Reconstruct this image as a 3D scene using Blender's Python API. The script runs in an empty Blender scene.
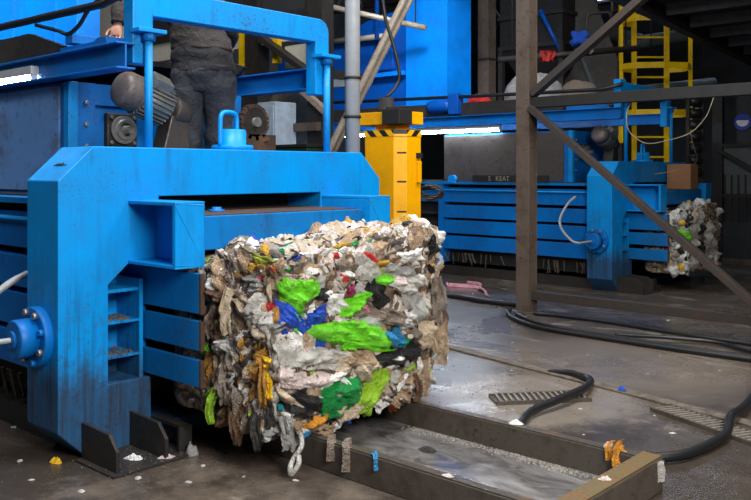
import bpy, bmesh, math, random
from mathutils import Vector, Matrix, noise
R = random.Random(7)
C = bpy.context.scene.collection
PI = math.pi
rad = math.radians

# ---------------------------------------------------------------- helpers
class MB:
    """collects shapes and links them as one mesh object"""
    def __init__(s): s.v = []; s.f = []; s.sm = []
    def add(s, vs, fs, smooth=False):
        n = len(s.v); s.v += [tuple(v) for v in vs]
        for f in fs: s.f.append([i + n for i in f]); s.sm.append(smooth)
        return s
    def box(s, x0, x1, y0, y1, z0, z1):
        vs = [(x, y, z) for x in (x0, x1) for y in (y0, y1) for z in (z0, z1)]
        return s.add(vs, [(0,1,3,2),(4,6,7,5),(0,4,5,1),(2,3,7,6),(0,2,6,4),(1,5,7,3)])
    def bar(s, p0, p1, w, h, up=(0,0,1)):
        p0 = Vector(p0); p1 = Vector(p1); d = (p1-p0).normalized(); u = Vector(up)
        if abs(d.dot(u)) > .98: u = Vector((1,0,0))
        sd = d.cross(u).normalized(); u = sd.cross(d)
        vs = []
        for p in (p0, p1):
            for a, b in ((-1,-1),(1,-1),(1,1),(-1,1)): vs.append(p + sd*a*w/2 + u*b*h/2)
        return s.add(vs, [(3,2,1,0),(4,5,6,7),(0,1,5,4),(1,2,6,5),(2,3,7,6),(3,0,4,7)])
    def tube(s, pts, r, seg=10, cap=True):
        pts = [Vector(p) for p in pts]; rs = r if isinstance(r, (list, tuple)) else [r]*len(pts)
        n = len(pts); vs = []; ref = None
        for i, p in enumerate(pts):
            t = (pts[min(i+1, n-1)] - pts[max(i-1, 0)]).normalized()
            if ref is None: ref = Vector((0,0,1)) if abs(t.z) < .9 else Vector((1,0,0))
            a = (ref - t*ref.dot(t)).normalized(); b = t.cross(a); ref = a
            for k in range(seg):
                w = 2*PI*k/seg; vs.append(p + (a*math.cos(w) + b*math.sin(w))*rs[i])
        fs = [(i*seg+k, i*seg+(k+1) % seg, (i+1)*seg+(k+1) % seg, (i+1)*seg+k) for i in range(n-1) for k in range(seg)]
        s.add(vs, fs, True)
        if cap:
            s.add(vs[:seg], [tuple(range(seg))[::-1]]); s.add(vs[-seg:], [tuple(range(seg))])
        return s
    def cyl(s, p0, p1, r, r1=None, seg=24):
        return s.tube([p0, p1], [r, r if r1 is None else r1], seg)
    def lathe(s, o, ax, prof, seg=24):
        o = Vector(o); ax = Vector(ax).normalized()
        return s.tube_raw([(o + ax*h, r) for h, r in prof], ax, seg)
    def tube_raw(s, pr, ax, seg):
        ref = Vector((0,0,1)) if abs(ax.z) < .9 else Vector((1,0,0))
        a = (ref - ax*ref.dot(ax)).normalized(); b = ax.cross(a)
        for (p, r), (q, t) in zip(pr[:-1], pr[1:]):
            vs = [p + (a*math.cos(2*PI*k/seg) + b*math.sin(2*PI*k/seg))*r for k in range(seg)]
            vs += [q + (a*math.cos(2*PI*k/seg) + b*math.sin(2*PI*k/seg))*t for k in range(seg)]
            s.add(vs, [(k, (k+1) % seg, seg+(k+1) % seg, seg+k) for k in range(seg)], abs((q-p).length) > 1e-6)
        for p, r, rv in ((pr[0][0], pr[0][1], 1), (pr[-1][0], pr[-1][1], 0)):
            if r > 1e-5:
                vs = [p + (a*math.cos(2*PI*k/seg) + b*math.sin(2*PI*k/seg))*r for k in range(seg)]
                s.add(vs, [tuple(range(seg))[::-1] if rv else tuple(range(seg))])
        return s
    def prism(s, prof, axis, a0, a1):
        """closed 2D outline, extruded along an axis; outline coordinates are the other two axes in order"""
        n = len(prof)
        def P(p, a):
            return {'x': (a, p[0], p[1]), 'y': (p[0], a, p[1]), 'z': (p[0], p[1], a)}[axis]
        vs = [P(p, a0) for p in prof] + [P(p, a1) for p in prof]
        return s.add(vs, [tuple(range(n))[::-1], tuple(range(n, 2*n))] + [(i, (i+1) % n, n+(i+1) % n, n+i) for i in range(n)])
    def build(s, name, mat, parent=None, bevel=0, seg=2):
        me = bpy.data.meshes.new(name); me.from_pydata(s.v, [], s.f); me.update()
        bm = bmesh.new(); bm.from_mesh(me)
        bmesh.ops.remove_doubles(bm, verts=bm.verts, dist=1e-5)
        bm.faces.ensure_lookup_table()
        bmesh.ops.recalc_face_normals(bm, faces=bm.faces)
        bm.to_mesh(me); bm.free()
        if len(me.polygons) == len(s.sm): me.polygons.foreach_set('use_smooth', s.sm)
        o = bpy.data.objects.new(name, me); C.objects.link(o)
        me.materials.append(mat)
        if parent: o.parent = parent
        if bevel:
            m = o.modifiers.new('bevel', 'BEVEL'); m.width = bevel; m.segments = seg; m.limit_method = 'ANGLE'; m.angle_limit = rad(40)
        return o

def tag(o, label=None, cat=None, group=None, kind=None):
    if label: o['label'] = label
    if cat: o['category'] = cat
    if group: o['group'] = group
    if kind: o['kind'] = kind
    return o
def empty(name, loc=(0,0,0), label=None, cat=None, group=None):
    o = bpy.data.objects.new(name, None); C.objects.link(o); o.location = loc; o.empty_display_size = .1
    return tag(o, label, cat, group)
def copy_tree(o, parent=None):
    c = o.copy(); C.objects.link(c); c.parent = parent
    for ch in o.children: copy_tree(ch, c)
    return c
def smooth_path(pts, n=8):
    pts = [Vector(p) for p in pts]; out = []
    for i in range(len(pts)-1):
        p0 = pts[max(i-1,0)]; p1 = pts[i]; p2 = pts[i+1]; p3 = pts[min(i+2, len(pts)-1)]
        for k in range(n):
            t = k/n
            out.append(.5*((2*p1) + (p2-p0)*t + (2*p0-5*p1+4*p2-p3)*t*t + (3*p1-p0-3*p2+p3)*t**3))
    out.append(pts[-1]); return out

# ---------------------------------------------------------------- materials
def lin(c):
    return tuple(((x/255/12.92) if x/255 <= .04045 else ((x/255+.055)/1.055)**2.4) for x in c) + (1,)
class NT:
    def __init__(s, name):
        m = bpy.data.materials.new(name); m.use_nodes = True; s.m = m; s.t = m.node_tree; s.t.nodes.clear()
        s.out = s.n('ShaderNodeOutputMaterial'); s.p = s.n('ShaderNodeBsdfPrincipled')
        s.l(s.p.outputs[0], s.out.inputs[0]); s.co = s.n('ShaderNodeTexCoord').outputs['Object']
    def n(s, ty, **k):
        x = s.t.nodes.new(ty)
        for a, b in k.items(): setattr(x, a, b)
        return x
    def l(s, a, b): s.t.links.new(a, b)
    def noise(s, scale, detail=4, rough=.55, co=None, dist=0, stretch=None):
        x = s.n('ShaderNodeTexNoise'); x.inputs['Scale'].default_value = scale; x.inputs['Detail'].default_value = detail
        x.inputs['Roughness'].default_value = rough; x.inputs['Distortion'].default_value = dist
        c = co or s.co
        if stretch:
            mp = s.n('ShaderNodeMapping'); mp.inputs['Scale'].default_value = stretch; s.l(c, mp.inputs[0]); c = mp.outputs[0]
        s.l(c, x.inputs['Vector']); return x.outputs['Fac']
    def ramp(s, f, stops, interp='LINEAR'):
        x = s.n('ShaderNodeValToRGB'); cr = x.color_ramp; cr.interpolation = interp
        while len(cr.elements) < len(stops): cr.elements.new(.5)
        for e, (p, c) in zip(cr.elements, stops):
            e.position = p; e.color = c if isinstance(c, tuple) else (c, c, c, 1)
        s.l(f, x.inputs[0]); return x.outputs[0]
    def mix(s, f, a, b, mode='MIX'):
        x = s.n('ShaderNodeMix', data_type='RGBA', blend_type=mode)
        for v, i in ((f, 0), (a, 6), (b, 7)):
            if hasattr(v, 'is_linked'): s.l(v, x.inputs[i])
            else: x.inputs[i].default_value = v
        return x.outputs[2]
    def math(s, op, a, b=0.0):
        x = s.n('ShaderNodeMath', operation=op)
        for v, i in ((a, 0), (b, 1)):
            if hasattr(v, 'is_linked'): s.l(v, x.inputs[i])
            else: x.inputs[i].default_value = v
        return x.outputs[0]
    def bump(s, h, st=.3, d=.01):
        x = s.n('ShaderNodeBump'); x.inputs['Strength'].default_value = st; x.inputs['Distance'].default_value = d
        s.l(h, x.inputs['Height']); s.l(x.outputs[0], s.p.inputs['Normal'])
    def set(s, key, v):
        if hasattr(v, 'is_linked'): s.l(v, s.p.inputs[key])
        else: s.p.inputs[key].default_value = v

def paint(name, col, dirt=.45, rough=.42, rust=(58,40,28), mud=True, bumpy=.12):
    """painted steel with grime patches, vertical runs, rubbed spots and a muddy splash zone at the foot"""
    k = NT(name); c = lin(col)
    n1 = k.noise(2.2, 6, .62); n2 = k.noise(9, 5, .6, stretch=(1, 1, .18)); n3 = k.noise(55, 3, .6)
    base = k.mix(k.ramp(n1, [(.35, 0.0), (.7, 1.0)]), c, tuple(x*.72 for x in c[:3]) + (1,))
    runs = k.ramp(n2, [(.56, 0.0), (.78, 1.0)])
    base = k.mix(k.math('MULTIPLY', runs, dirt*.7), base, lin((28, 34, 40)))
    if mud:                                       # fine dirt runs, thickest on the lower metre where splashes dry
        sz = k.n('ShaderNodeSeparateXYZ'); k.l(k.co, sz.inputs[0])
        n4 = k.noise(30, 4, .65, stretch=(1, 1, .05)); n5 = k.noise(4, 6, .7)
        hgt = k.ramp(k.math('ADD', sz.outputs[2], k.math('MULTIPLY', n5, -.9)), [(.0, 1.0), (.75, .12)])
        base = k.mix(k.math('MULTIPLY', k.math('MULTIPLY', k.ramp(n4, [(.46, 0.0), (.66, 1.0)]), hgt), .62), base, lin((24, 40, 52)))
        base = k.mix(k.math('MULTIPLY', k.math('MULTIPLY', k.ramp(k.noise(14, 6, .75), [(.52, 0.0), (.62, 1.0)]), hgt), .45), base, lin((52, 48, 44)))
    chips = k.ramp(k.math('MULTIPLY', n3, k.math('ADD', n1, .25)), [(.50, 0.0), (.56, 1.0)])
    base = k.mix(k.math('MULTIPLY', chips, dirt), base, lin(rust))
    if mud:
        sx = k.n('ShaderNodeSeparateXYZ'); k.l(k.co, sx.inputs[0])
        h = k.math('ADD', sx.outputs[2], k.math('MULTIPLY', k.noise(5, 6, .7), -.5))
        h2 = k.math('ADD', h, k.math('MULTIPLY', n2, -.3))
        base = k.mix(k.math('MULTIPLY', k.ramp(h2, [(-.12, 1.0), (.22, 0.0)]), .72), base, lin((46, 40, 36)))
    k.set('Base Color', base)
    k.set('Roughness', k.ramp(n1, [(.3, rough-.08), (.75, rough+.2)])); k.set('Specular IOR Level', .28)
    k.bump(k.math('ADD', n1, k.math('MULTIPLY', n3, .3)), bumpy, .01)
    return k.m
def plain(name, col, rough=.6, metal=0., var=.35, scale=8, bump=.2):
    k = NT(name); c = lin(col); n1 = k.noise(scale, 6, .65)
    k.set('Base Color', k.mix(k.ramp(n1, [(.35, 0.0), (.7, 1.0)]), c, tuple(x*(1-var) for x in c[:3]) + (1,)))
    k.set('Roughness', k.ramp(n1, [(.3, max(.05, rough-.1)), (.75, min(1, rough+.12))])); k.set('Metallic', metal)
    if bump: k.bump(k.noise(scale*5, 4), bump, .005)
    return k.m
def rusty(name, col, rustc, amt=.5, rough=.6, scale=6):
    k = NT(name); n1 = k.noise(scale, 8, .7); n2 = k.noise(scale*6, 4, .6)
    b = k.mix(k.ramp(n1, [(.62-amt*.3, 0.0), (.72, 1.0)]), lin(col), lin(rustc))
    b = k.mix(k.ramp(n2, [(.58, 0.0), (.7, .6)]), b, lin((22, 19, 17)))
    k.set('Base Color', b); k.set('Roughness', k.ramp(n2, [(.3, rough-.15), (.7, rough+.15)])); k.set('Metallic', .25)
    k.bump(n2, .4, .006); return k.m
def film(name, col, rough=.38, dirt=.4, alpha=1.):
    k = NT(name); c = lin(col)
    n1 = k.noise(11, 6, .65); n2 = k.noise(38, 5, .6, dist=1.2); n3 = k.noise(90, 3, .6)
    b = k.mix(k.ramp(n1, [(.45, 0.0), (.75, 1.0)]), c, tuple(x*.78 for x in c[:3]) + (1,))
    b = k.mix(k.math('MULTIPLY', k.ramp(n2, [(.56, 0.0), (.70, 1.0)]), dirt), b, lin((92, 72, 52)))
    k.set('Base Color', b); k.set('Roughness', rough); k.set('Specular IOR Level', .5)
    f1 = k.math('ABSOLUTE', k.math('SUBTRACT', k.noise(19, 3, .5, dist=1.6), .5)); f2 = k.math('ABSOLUTE', k.math('SUBTRACT', k.noise(52, 3, .5, dist=1.2), .5))
    k.bump(k.math('ADD', k.math('MULTIPLY', f1, 2.6), k.math('ADD', k.math('MULTIPLY', f2, 1.4), k.math('MULTIPLY', n3, .2))), .85, .026)
    if alpha < 1: k.set('Alpha', k.ramp(n1, [(.3, alpha*.75), (.7, min(1, alpha*1.35))]))
    return k.m
def emit(name, col, st):
    k = NT(name); k.set('Base Color', (0.8, .8, .8, 1)); k.set('Emission Color', lin(col)); k.set('Emission Strength', st); return k.m

BLUE = paint('blue_paint', (0, 140, 218), .6, mud=True)
BLUE2 = paint('blue_paint_worn', (4, 110, 180), .75, rust=(70, 46, 30), mud=False, bumpy=.25)
BLUED = paint('deep_blue_paint', (2, 104, 184), .5, mud=False)
TOWER = paint('tower_blue_paint', (0, 128, 232), .18, mud=False)
CHUTE = paint('chute_blue_paint', (0, 78, 170), .3, mud=False)
SHEET = rusty('dirty_bluish_sheet', (104, 148, 204), (84, 74, 66), .35, .4, 2.2)
PURL = plain('grey_purlin', (96, 98, 102), .6)
STEELD = rusty('dark_brown_steel', (62, 56, 52), (74, 58, 46), .4, .5, 4)
DARK = rusty('dark_grimy_steel', (40, 37, 35), (62, 48, 38), .4, .6)
BLACK = plain('black_grime', (24, 23, 23), .7)
STEEL = rusty('brown_grey_painted_steel', (98, 86, 76), (72, 56, 46), .5, .55, 4)
GALV = plain('grey_painted_pipe', (164, 168, 172), .45, .1, .2)
CREAM = plain('cream_panel', (196, 192, 178), .6, 0, .2)
RUST = rusty('rusty_steel', (70, 54, 44), (98, 62, 38), .5, .75, 9)
CHAN = rusty('scuffed_channel_steel', (84, 76, 69), (60, 48, 40), .5, .5, 5)
SHEET2 = rusty('grimy_brown_sheet', (78, 71, 67), (56, 49, 44), .5, .5, 2.5)
SHRED = plain('grimy_shreds', (96, 86, 74), .9, 0, .5, 30)
RAILTOP = rusty('worn_rail_steel', (72, 66, 60), (112, 78, 44), .35, .45, 7)
MOSSY = rusty('rusty_mossy_steel', (98, 86, 56), (122, 76, 36), .5, .6, 9)
YEL = paint('yellow_paint', (238, 168, 0), .22, rust=(90, 60, 20), mud=False)
LYEL = paint('ladder_yellow_paint', (232, 190, 0), .3, mud=False)
RUBBER = plain('black_rubber', (26, 26, 28), .42, 0, .3, 20)
MOTOR = plain('grey_motor_metal', (128, 128, 124), .5, .4, .5, 14)
MOTRUST = rusty('rust_spotted_motor_cover', (128, 120, 116), (112, 70, 50), .4, .5, 7)
CHROME = plain('bolt_metal', (160, 160, 158), .35, .7)
WOOD = plain('brown_cardboard', (150, 104, 70), .8, 0, .25, 5)
PALE = plain('pale_grey_paint', (170, 186, 204), .55)
DUSTY = plain('dusty_ledge', (150, 138, 120), .9, 0, .5, 30)
# ---------------------------------------------------------------- camera
cam = bpy.data.objects.new('camera', bpy.data.cameras.new('camera')); C.objects.link(cam)
cam.location = (4.492, -2.271, 1.65); cam.rotation_euler = (rad(90), 0, math.atan2(.675, .738))
cam.data.lens = 36*839/751; cam.data.sensor_width = 36; cam.data.shift_y = -(250-172)/751
cam.data.clip_start = .05
bpy.context.scene.camera = cam
VS = bpy.context.scene.view_settings
VS.view_transform = 'Standard'; VS.look = 'None'; VS.gamma = 1; VS.use_curve_mapping = False; VS.exposure = 0.0

# ---------------------------------------------------------------- setting
def wet_floor():
    k = NT('wet_concrete')
    n1 = k.noise(.55, 7, .62, dist=.6); n2 = k.noise(3.2, 7, .68); n3 = k.noise(26, 5, .65); n4 = k.noise(1.1, 6, .6, dist=1.5, stretch=(1, 1.8, 1))
    b = k.mix(k.ramp(n2, [(.35, 0.0), (.68, 1.0)]), lin((56, 48, 41)), lin((110, 98, 87)))
    b = k.mix(k.ramp(n1, [(.40, 0.0), (.62, .85)]), b, lin((58, 52, 50)))
    b = k.mix(k.ramp(n4, [(.56, 0.0), (.66, .7)]), b, lin((136, 125, 114)))
    b = k.mix(k.ramp(n3, [(.62, 0.0), (.72, .28)]), b, lin((176, 168, 156)))
    def blot(x, y, r, soft):                      # a stain with its own ragged outline
        d = k.n('ShaderNodeVectorMath', operation='DISTANCE'); k.l(k.co, d.inputs[0]); d.inputs[1].default_value = (x, y, .0)
        return k.ramp(k.math('ADD', k.math('DIVIDE', d.outputs['Value'], r*2), k.math('MULTIPLY', n2, .5)), [(.62, 1.0), (.62+soft, 0.0)])
    wet1 = blot(3.0, 2.3, 1.5, .10); wet2 = blot(-.6, -.6, 1.3, .10); pale = blot(1.25, 3.05, .8, .14); pale2 = blot(1.2, 4.6, 1.1, .2)
    b = k.mix(k.math('MULTIPLY', pale, .55), b, lin((142, 132, 120))); b = k.mix(k.math('MULTIPLY', pale2, .4), b, lin((132, 120, 108)))
    b = k.mix(k.math('MULTIPLY', k.math('MAXIMUM', wet1, wet2), .8), b, lin((54, 47, 42)))
    k.set('Base Color', b)
    k.set('Roughness', k.math('ADD', k.ramp(n1, [(.38, .10), (.6, .36)]), k.math('MULTIPLY', n3, .14)))
    k.set('Specular IOR Level', .6)
    k.bump(k.math('ADD', k.math('MULTIPLY', n2, 1.0), k.math('MULTIPLY', n3, .15)), .3, .02)
    return k.m
FLOOR = wet_floor()
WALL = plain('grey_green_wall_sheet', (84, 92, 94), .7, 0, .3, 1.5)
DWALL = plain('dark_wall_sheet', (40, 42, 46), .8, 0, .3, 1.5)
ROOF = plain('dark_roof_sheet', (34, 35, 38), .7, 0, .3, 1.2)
def struct(name, mb, mat):
    return tag(mb.build(name, mat), kind='structure')
struct('floor', MB().box(-14, 10, -8, 20, -.2, 0), FLOOR)
struct('ceiling', MB().box(-14, 10, -8, 20, 7.2, 7.4), ROOF)
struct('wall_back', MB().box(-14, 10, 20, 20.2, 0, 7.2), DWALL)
struct('wall_left', MB().box(-14.2, -14, -8, 20, 0, 7.2), WALL)
wn = MB().box(-9, 1.5, 19.96, 20.0, 6.62, 7.18)  # added glowing strip above the view, gives the wet floor a bluish sheen
GLOW = emit('floor_sheen_glow', (205, 225, 255), 11)
struct('glow_strip_1', wn, GLOW)
tr = MB()
for k in range(9): tr.box(-9.05+k*1.31, -8.95+k*1.31, 19.9, 19.96, 6.45, 7.18)
tr.box(-9.05, 1.55, 19.9, 19.96, 6.42, 6.52)
struct('trim_1', tr, DARK)  # bars across the added glow strip
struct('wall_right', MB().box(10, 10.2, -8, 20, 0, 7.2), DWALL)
w = MB()
w.box(-14, 10, -8.2, -8, 0, 7.2)
struct('wall_front', w, WALL)

# ---------------------------------------------------------------- the baler
def solid_with_holes(outer, holes, x0, x1):
    bm = bmesh.new(); ed = []
    for lp in [outer] + holes:
        vs = [bm.verts.new((x1, p[0], p[1])) for p in lp]
        ed += [bm.edges.new((vs[i], vs[(i+1) % len(vs)])) for i in range(len(vs))]
    r = bmesh.ops.triangle_fill(bm, use_beauty=True, use_dissolve=False, edges=ed)
    fs = [g for g in r['geom'] if isinstance(g, bmesh.types.BMFace)]
    e = bmesh.ops.extrude_face_region(bm, geom=fs)
    bmesh.ops.translate(bm, vec=(x0-x1, 0, 0), verts=[g for g in e['geom'] if isinstance(g, bmesh.types.BMVert)])
    bmesh.ops.recalc_face_normals(bm, faces=bm.faces)
    bmesh.ops.dissolve_limit(bm, angle_limit=.01, verts=bm.verts, edges=bm.edges)
    bm.verts.ensure_lookup_table(); bm.verts.index_update()
    mb = MB(); mb.add([v.co[:] for v in bm.verts], [[v.index for v in f.verts] for f in bm.faces]); bm.free()
    return mb

def ibeam(y, h, z0, x0, x1, fl=.12, t=.012, mb=None):
    mb = mb or MB()
    mb.box(x0, x1, y-fl/2, y+fl/2, z0, z0+t); mb.box(x0, x1, y-fl/2, y+fl/2, z0+h-t, z0+h)
    mb.box(x0, x1, y-t/2, y+t/2, z0+t, z0+h-t); return mb

def make_baler():
    b = empty('baler')
    # portal frame with chamfered corners
    outer = [(.18, 0), (0, .175), (0, 1.6), (.215, 1.8), (2.48, 1.8), (2.69, 1.6), (2.69, .175), (2.51, 0)]
    hole = [(.6, .1), (.6, .4), (.31, .4), (.31, .985), (.454, 1.11), (2.24, 1.11), (2.38, .985), (2.38, .4), (2.12, .4), (2.12, .1)]
    slot = [(.655, 1.165), (.655, 1.5), (2.04, 1.5), (2.04, 1.165)]
    fr = solid_with_holes(outer, [hole, slot], -.38, 0).build('portal_frame', BLUE, b, .006)
    # clamp boxes left and right of the outlet
    for y0, y1, face in ((.44, .645, -1), (2.05, 2.262, 1)):
        m = MB(); m.box(0, .488, y0, y1, 1.458, 1.48); m.box(0, .488, y0, y1, 1.1, 1.122)
        m.box(.462, .488, y0, y1, 1.122, 1.458)
        if face < 0: m.box(0, .462, y1-.02, y1, 1.122, 1.458)
        else: m.box(0, .462, y0, y0+.02, 1.122, 1.458)
        m.build('clamp_box', BLUE, b, .004)
    pp = MB().box(-.5, .43, .665, 2.035, 1.19, 1.39).build('press_plate', BLUE2, b, .006)
    MB().box(-.45, .415, .70, 2.0, 1.39, 1.396).build('rust_crust', RUST, pp)
    MB().lathe((.1, 1.02, 1.39), (0, 0, 1), [(0, .05), (.02, .05), (.02, .03), (.035, .03)]).build('locating_pin', BLUED, pp)
    MB().box(-1.2, -.5, .6, 2.1, 1.12, 1.48).build('press_housing', BLACK, b)
    # slatted side walls of the outlet chamber
    for y0, y1 in ((.572, .60), (2.12, 2.148)):
        sw = MB()
        for z0, z1 in ((.42, .575), (.63, .80), (.84, 1.07)): sw.box(-.30, .53, y0, y1, z0, z1)
        s_ = sw.build('outlet_side_wall', BLUE2, b, .004)
        e_ = MB()
        for z0, z1 in ((.42, .575), (.63, .80), (.84, 1.07)): e_.box(.53, .548, y0, y1, z0, z1)
        e_.build('edge_strip', RUST, s_)
        MB().box(-.36, -.06, y0-.002, y1+.002, .40, 1.1).build('wall_backing', BLUED, s_)
    # stiffener pocket between column and outlet wall
    pk = MB(); pk.box(-.30, -.28, .31, .56, .4, 1.0); pk.box(-.28, -.02, .53, .555, .4, 1.0)
    pk.box(-.28, -.03, .31, .53, .93, .95)
    pk.build('stiffener_pocket', BLUE, b)
    for z in (.54, .745):
        sh = MB().box(-.28, -.02, .312, .53, z, z+.015).build('pocket_shelf', BLUE, b)
        d = MB(); rr = random.Random(int(z*100))
        for _ in range(90):
            x = rr.uniform(-.26, -.03); y = rr.uniform(.33, .51); q = rr.uniform(.005, .016)
            d.lathe((x, y, z+.013), (0, 0, 1), [(0, q), (q*.5, q*.6), (q*.7, .001)], 6)
        tag(d.build('dirt_heap', SHRED, sh), kind='stuff')
    # foot gussets
    for y in (.14, .45):
        MB().prism([(0, 0), (.38, 0), (.38, .125), (.30, .205), (0, .215)], 'y', y, y+.022).build('foot_gusset', DARK, b, .003)
    bp = MB().box(0, .42, .10, .62, 0, .012).build('base_plate', DARK, b)
    bx = MB(); bx.box(0, .34, .60, .66, .135, .155); bx.box(0, .34, .64, .66, .012, .135); bx.box(.32, .34, .57, .64, .012, .155)
    bx.build('sill_box', DARK, b)
    # side cylinder on the left face
    fl = MB().lathe((-.22, 0, .70), (0, -1, 0), [(0, .175), (.045, .175), (.052, .168)], 36).build('cylinder_flange', BLUED, b, .003)
    MB().lathe((-.22, -.052, .70), (0, -1, 0), [(0, .112), (.095, .112), (.105, .104), (.105, .05), (.12, .05), (.12, .02)], 32).build('cylinder_body', BLUED, fl)
    for k in range(8):
        a = k*PI/4+.3; x = -.22 + .147*math.cos(a); z = .70 + .147*math.sin(a)
        MB().lathe((x, -.052, z), (0, -1, 0), [(0, .021), (.02, .021), (.024, .017)], 6).build('flange_bolt', CHROME if k % 3 else BLUED, fl)
    MB().tube(smooth_path([(-.22, -.15, .70), (-.225, -.30, .70), (-.24, -.46, .695)]), .016).build('rod_end', GALV, fl)
    # filler cap with bent pipe handle on the portal
    cp = MB().lathe((-.19, 1.37, 1.8), (0, 0, 1), [(0, .145), (.03, .145), (.036, .138), (.036, .095), (.135, .095), (.145, .085)], 32).build('filler_cap', BLUE, b)
    MB().tube(smooth_path([(-.155, 1.24, 1.83), (-.155, 1.24, 1.98), (-.155, 1.245, 2.03), (-.165, 1.28, 2.06), (-.18, 1.37, 2.06), (-.19, 1.405, 2.03), (-.19, 1.41, 1.94)], 5), .016).build('pipe_handle', BLUE, cp)
    # upper gantry
    g = MB(); prof = [(.565, 2.33), (.565, 2.86), (.71, 2.86), (.72, 2.82)]
    arc = [(2.17+.1*math.sin(t), 2.72+.1*math.cos(t)) for t in [i*PI/2/6 for i in range(7)]]
    prof += arc + [(2.27, 2.24), (2.13, 2.24), (2.13, 2.64), (.71, 2.64), (.71, 2.33)]
    g.prism(prof, 'x', -.26, -.15); gf = g.build('gantry_frame', BLUE, b, .006)
    for y in (.655, 2.214):
        MB().box(-.17, -.06, y-.10, y+.10, 2.52, 2.545).build('rod_bracket', BLUE, gf, .003)
        r_ = MB().cyl((-.115, y, 1.66), (-.115, y, 2.52), .026, seg=16).build('tie_rod', BLUE, gf)
        MB().lathe((-.115, y, 2.47), (0, 0, 1), [(0, .045), (.05, .045)], 6).build('rod_nut', BLUED, r_)
    for y in (.50, 2.2):
        ibeam(y, .165, 2.285, -7, -.12 if y < 1 else -.27, .13).build('conveyor_beam', BLUED, b, .003)
    cv = MB(); cv.prism([(-1.0, 2.52), (-1.5, 2.66), (-7, 2.70), (-7, 2.455), (-1.1, 2.455)], 'y', .54, .58); cv.prism([(-1.0, 2.52), (-1.5, 2.66), (-7, 2.70), (-7, 2.455), (-1.1, 2.455)], 'y', 2.12, 2.16)
    cv.box(-7, -1.1, .58, 2.12, 2.46, 2.5)
    cv.build('conveyor_trough', DARK, b)
    MB().tube([(-7, .5, 2.86), (-2.2, .5, 2.75), (-.4, .5, 2.72), (-.1, .52, 2.78)], .028).build('hand_rail', RUBBER, b)
    br = MB(); br.prism([(-1.0, 2.45), (-1.0, 2.50), (-.55, 2.50), (-.50, 2.52), (-.40, 2.52), (-.36, 2.45)], 'y', .52, .66); br.build('beam_bracket', BLUED, b, .004)
    # hopper under the conveyor
    h = MB().box(-3.3, -.95, .55, 2.05, 1.5, 2.27).build('hopper', BLUED, b)
    MB().box(-3.3, -1.05, .535, .55, 1.52, 2.25).build('side_sheet', SHEET, h)
    MB().box(-.97, -.90, .53, .60, 1.5, 2.27).build('corner_post', BLUE, h, .004)
    MB().box(-.95, -.925, .60, .74, 1.5, 2.27).build('bolt_flange', BLUED, h)
    for z in (1.68, 1.83, 1.98, 2.13):
        MB().lathe((-.925, .67, z), (1, 0, 0), [(0, .018), (.015, .018), (.02, .012)], 6).build('flange_bolt', CHROME, h)
    MB().box(-.95, -.935, .74, 1.5, 2.12, 2.26).build('top_strip', BLUED, h)
    bs = MB().box(-.95, -.90, .82, 1.06, 1.83, 2.07).build('bearing_block', DARK, b, .01)
    MB().lathe((-.90, .94, 1.95), (1, 0, 0), [(0, .10), (.03, .10), (.03, .075), (.05, .07), (.05, .05), (.035, .045), (.035, .03), (.12, .028)], 28).build('bearing_ring', MOTOR, bs)
    for dy in (-.09, .09):
        for dz in (-.09, .09): MB().lathe((-.9, .94+dy, 1.95+dz), (1, 0, 0), [(0, .014), (.015, .014)], 6).build('bearing_bolt', CHROME, bs)
    # geared motor, axis tilted
    a0 = Vector((-.60, .73, 2.23)); a1 = Vector((-.60, 1.16, 2.08)); ax = (a1-a0).normalized()
    mt = MB().lathe(a0+ax*.14, ax, [(0, .118), (.24, .118), (.26, .10), (.26, .07), (.30, .07)], 32).build('motor', MOTOR, b)
    MB().lathe(a0, ax, [(-.01, .03), (0, .095), (.02, .115), (.05, .128), (.14, .128)], 32).build('motor_fan_cover', MOTRUST, mt)
    ref = Vector((1, 0, 0)); rb = ax.cross(ref).normalized(); fin = MB()
    for k in range(26):
        w_ = 2*PI*k/26; d = ref*math.cos(w_) + rb*math.sin(w_); sd = ax.cross(d)
        p = a0 + ax*.155 + d*.125; q = a0 + ax*.375 + d*.125
        fin.bar(p, q, .007, .034, d)
    fin.build('cooling_fins', MOTOR, mt)
    up = (Vector((.55, 0, .8)) - ax*Vector((.55, 0, .8)).dot(ax)).normalized()
    MB().bar(a0+ax*.18+up*.155, a0+ax*.32+up*.155, .12, .07, up).build('terminal_box', MOTOR, mt, .006)
    gb = MB(); gb.lathe(a0+ax*.42, ax, [(0, .07), (.02, .11), (.12, .10), (.16, .07)], 24); gb.prism([(.95, 1.5), (1.26, 1.5), (1.24, 2.03), (1.10, 2.05)], 'x', -.68, -.52)
    gb.build('gearbox', STEELD, mt, .01)
    # body behind the portal
    bd = MB().box(-5.2, -.38, .30, 2.4, .2, 1.5).build('ram_body', BLACK, b)
    for y0, y1 in ((.14, .30), (2.4, 2.56)):
        s_ = MB()
        for z0, z1 in ((.42, .63), (.67, .88), (.92, 1.12)): s_.box(-3.0, -.38, y0, y1, z0, z1)
        s_.build('side_slats', BLUED, b, .004)
        tp = MB().box(-5.2, -.38, y0+.02, y1, 1.17, 1.40).build('top_panel', BLUED, b)
        MB().box(-5.2, -.38, y0-.03, y1, 1.455, 1.49).build('top_rail', BLUE2, tp)
        yy = y0-.01 if y0 < 1 else y1+.01
        MB().tube([(-5.0, yy, 1.36), (-.4, yy, 1.36)], .012).build('guide_rod', BLUE, tp)
        for x in (-3.05, -4.6):
            MB().box(x-.05, x+.05, y0-.02, y1, .2, 1.5).build('body_post', BLUED, b)
        MB().box(-5.2, -.38, y0+.03, y1, 0, .14).build('base_beam', DARK, b)
        rs = MB()
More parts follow.
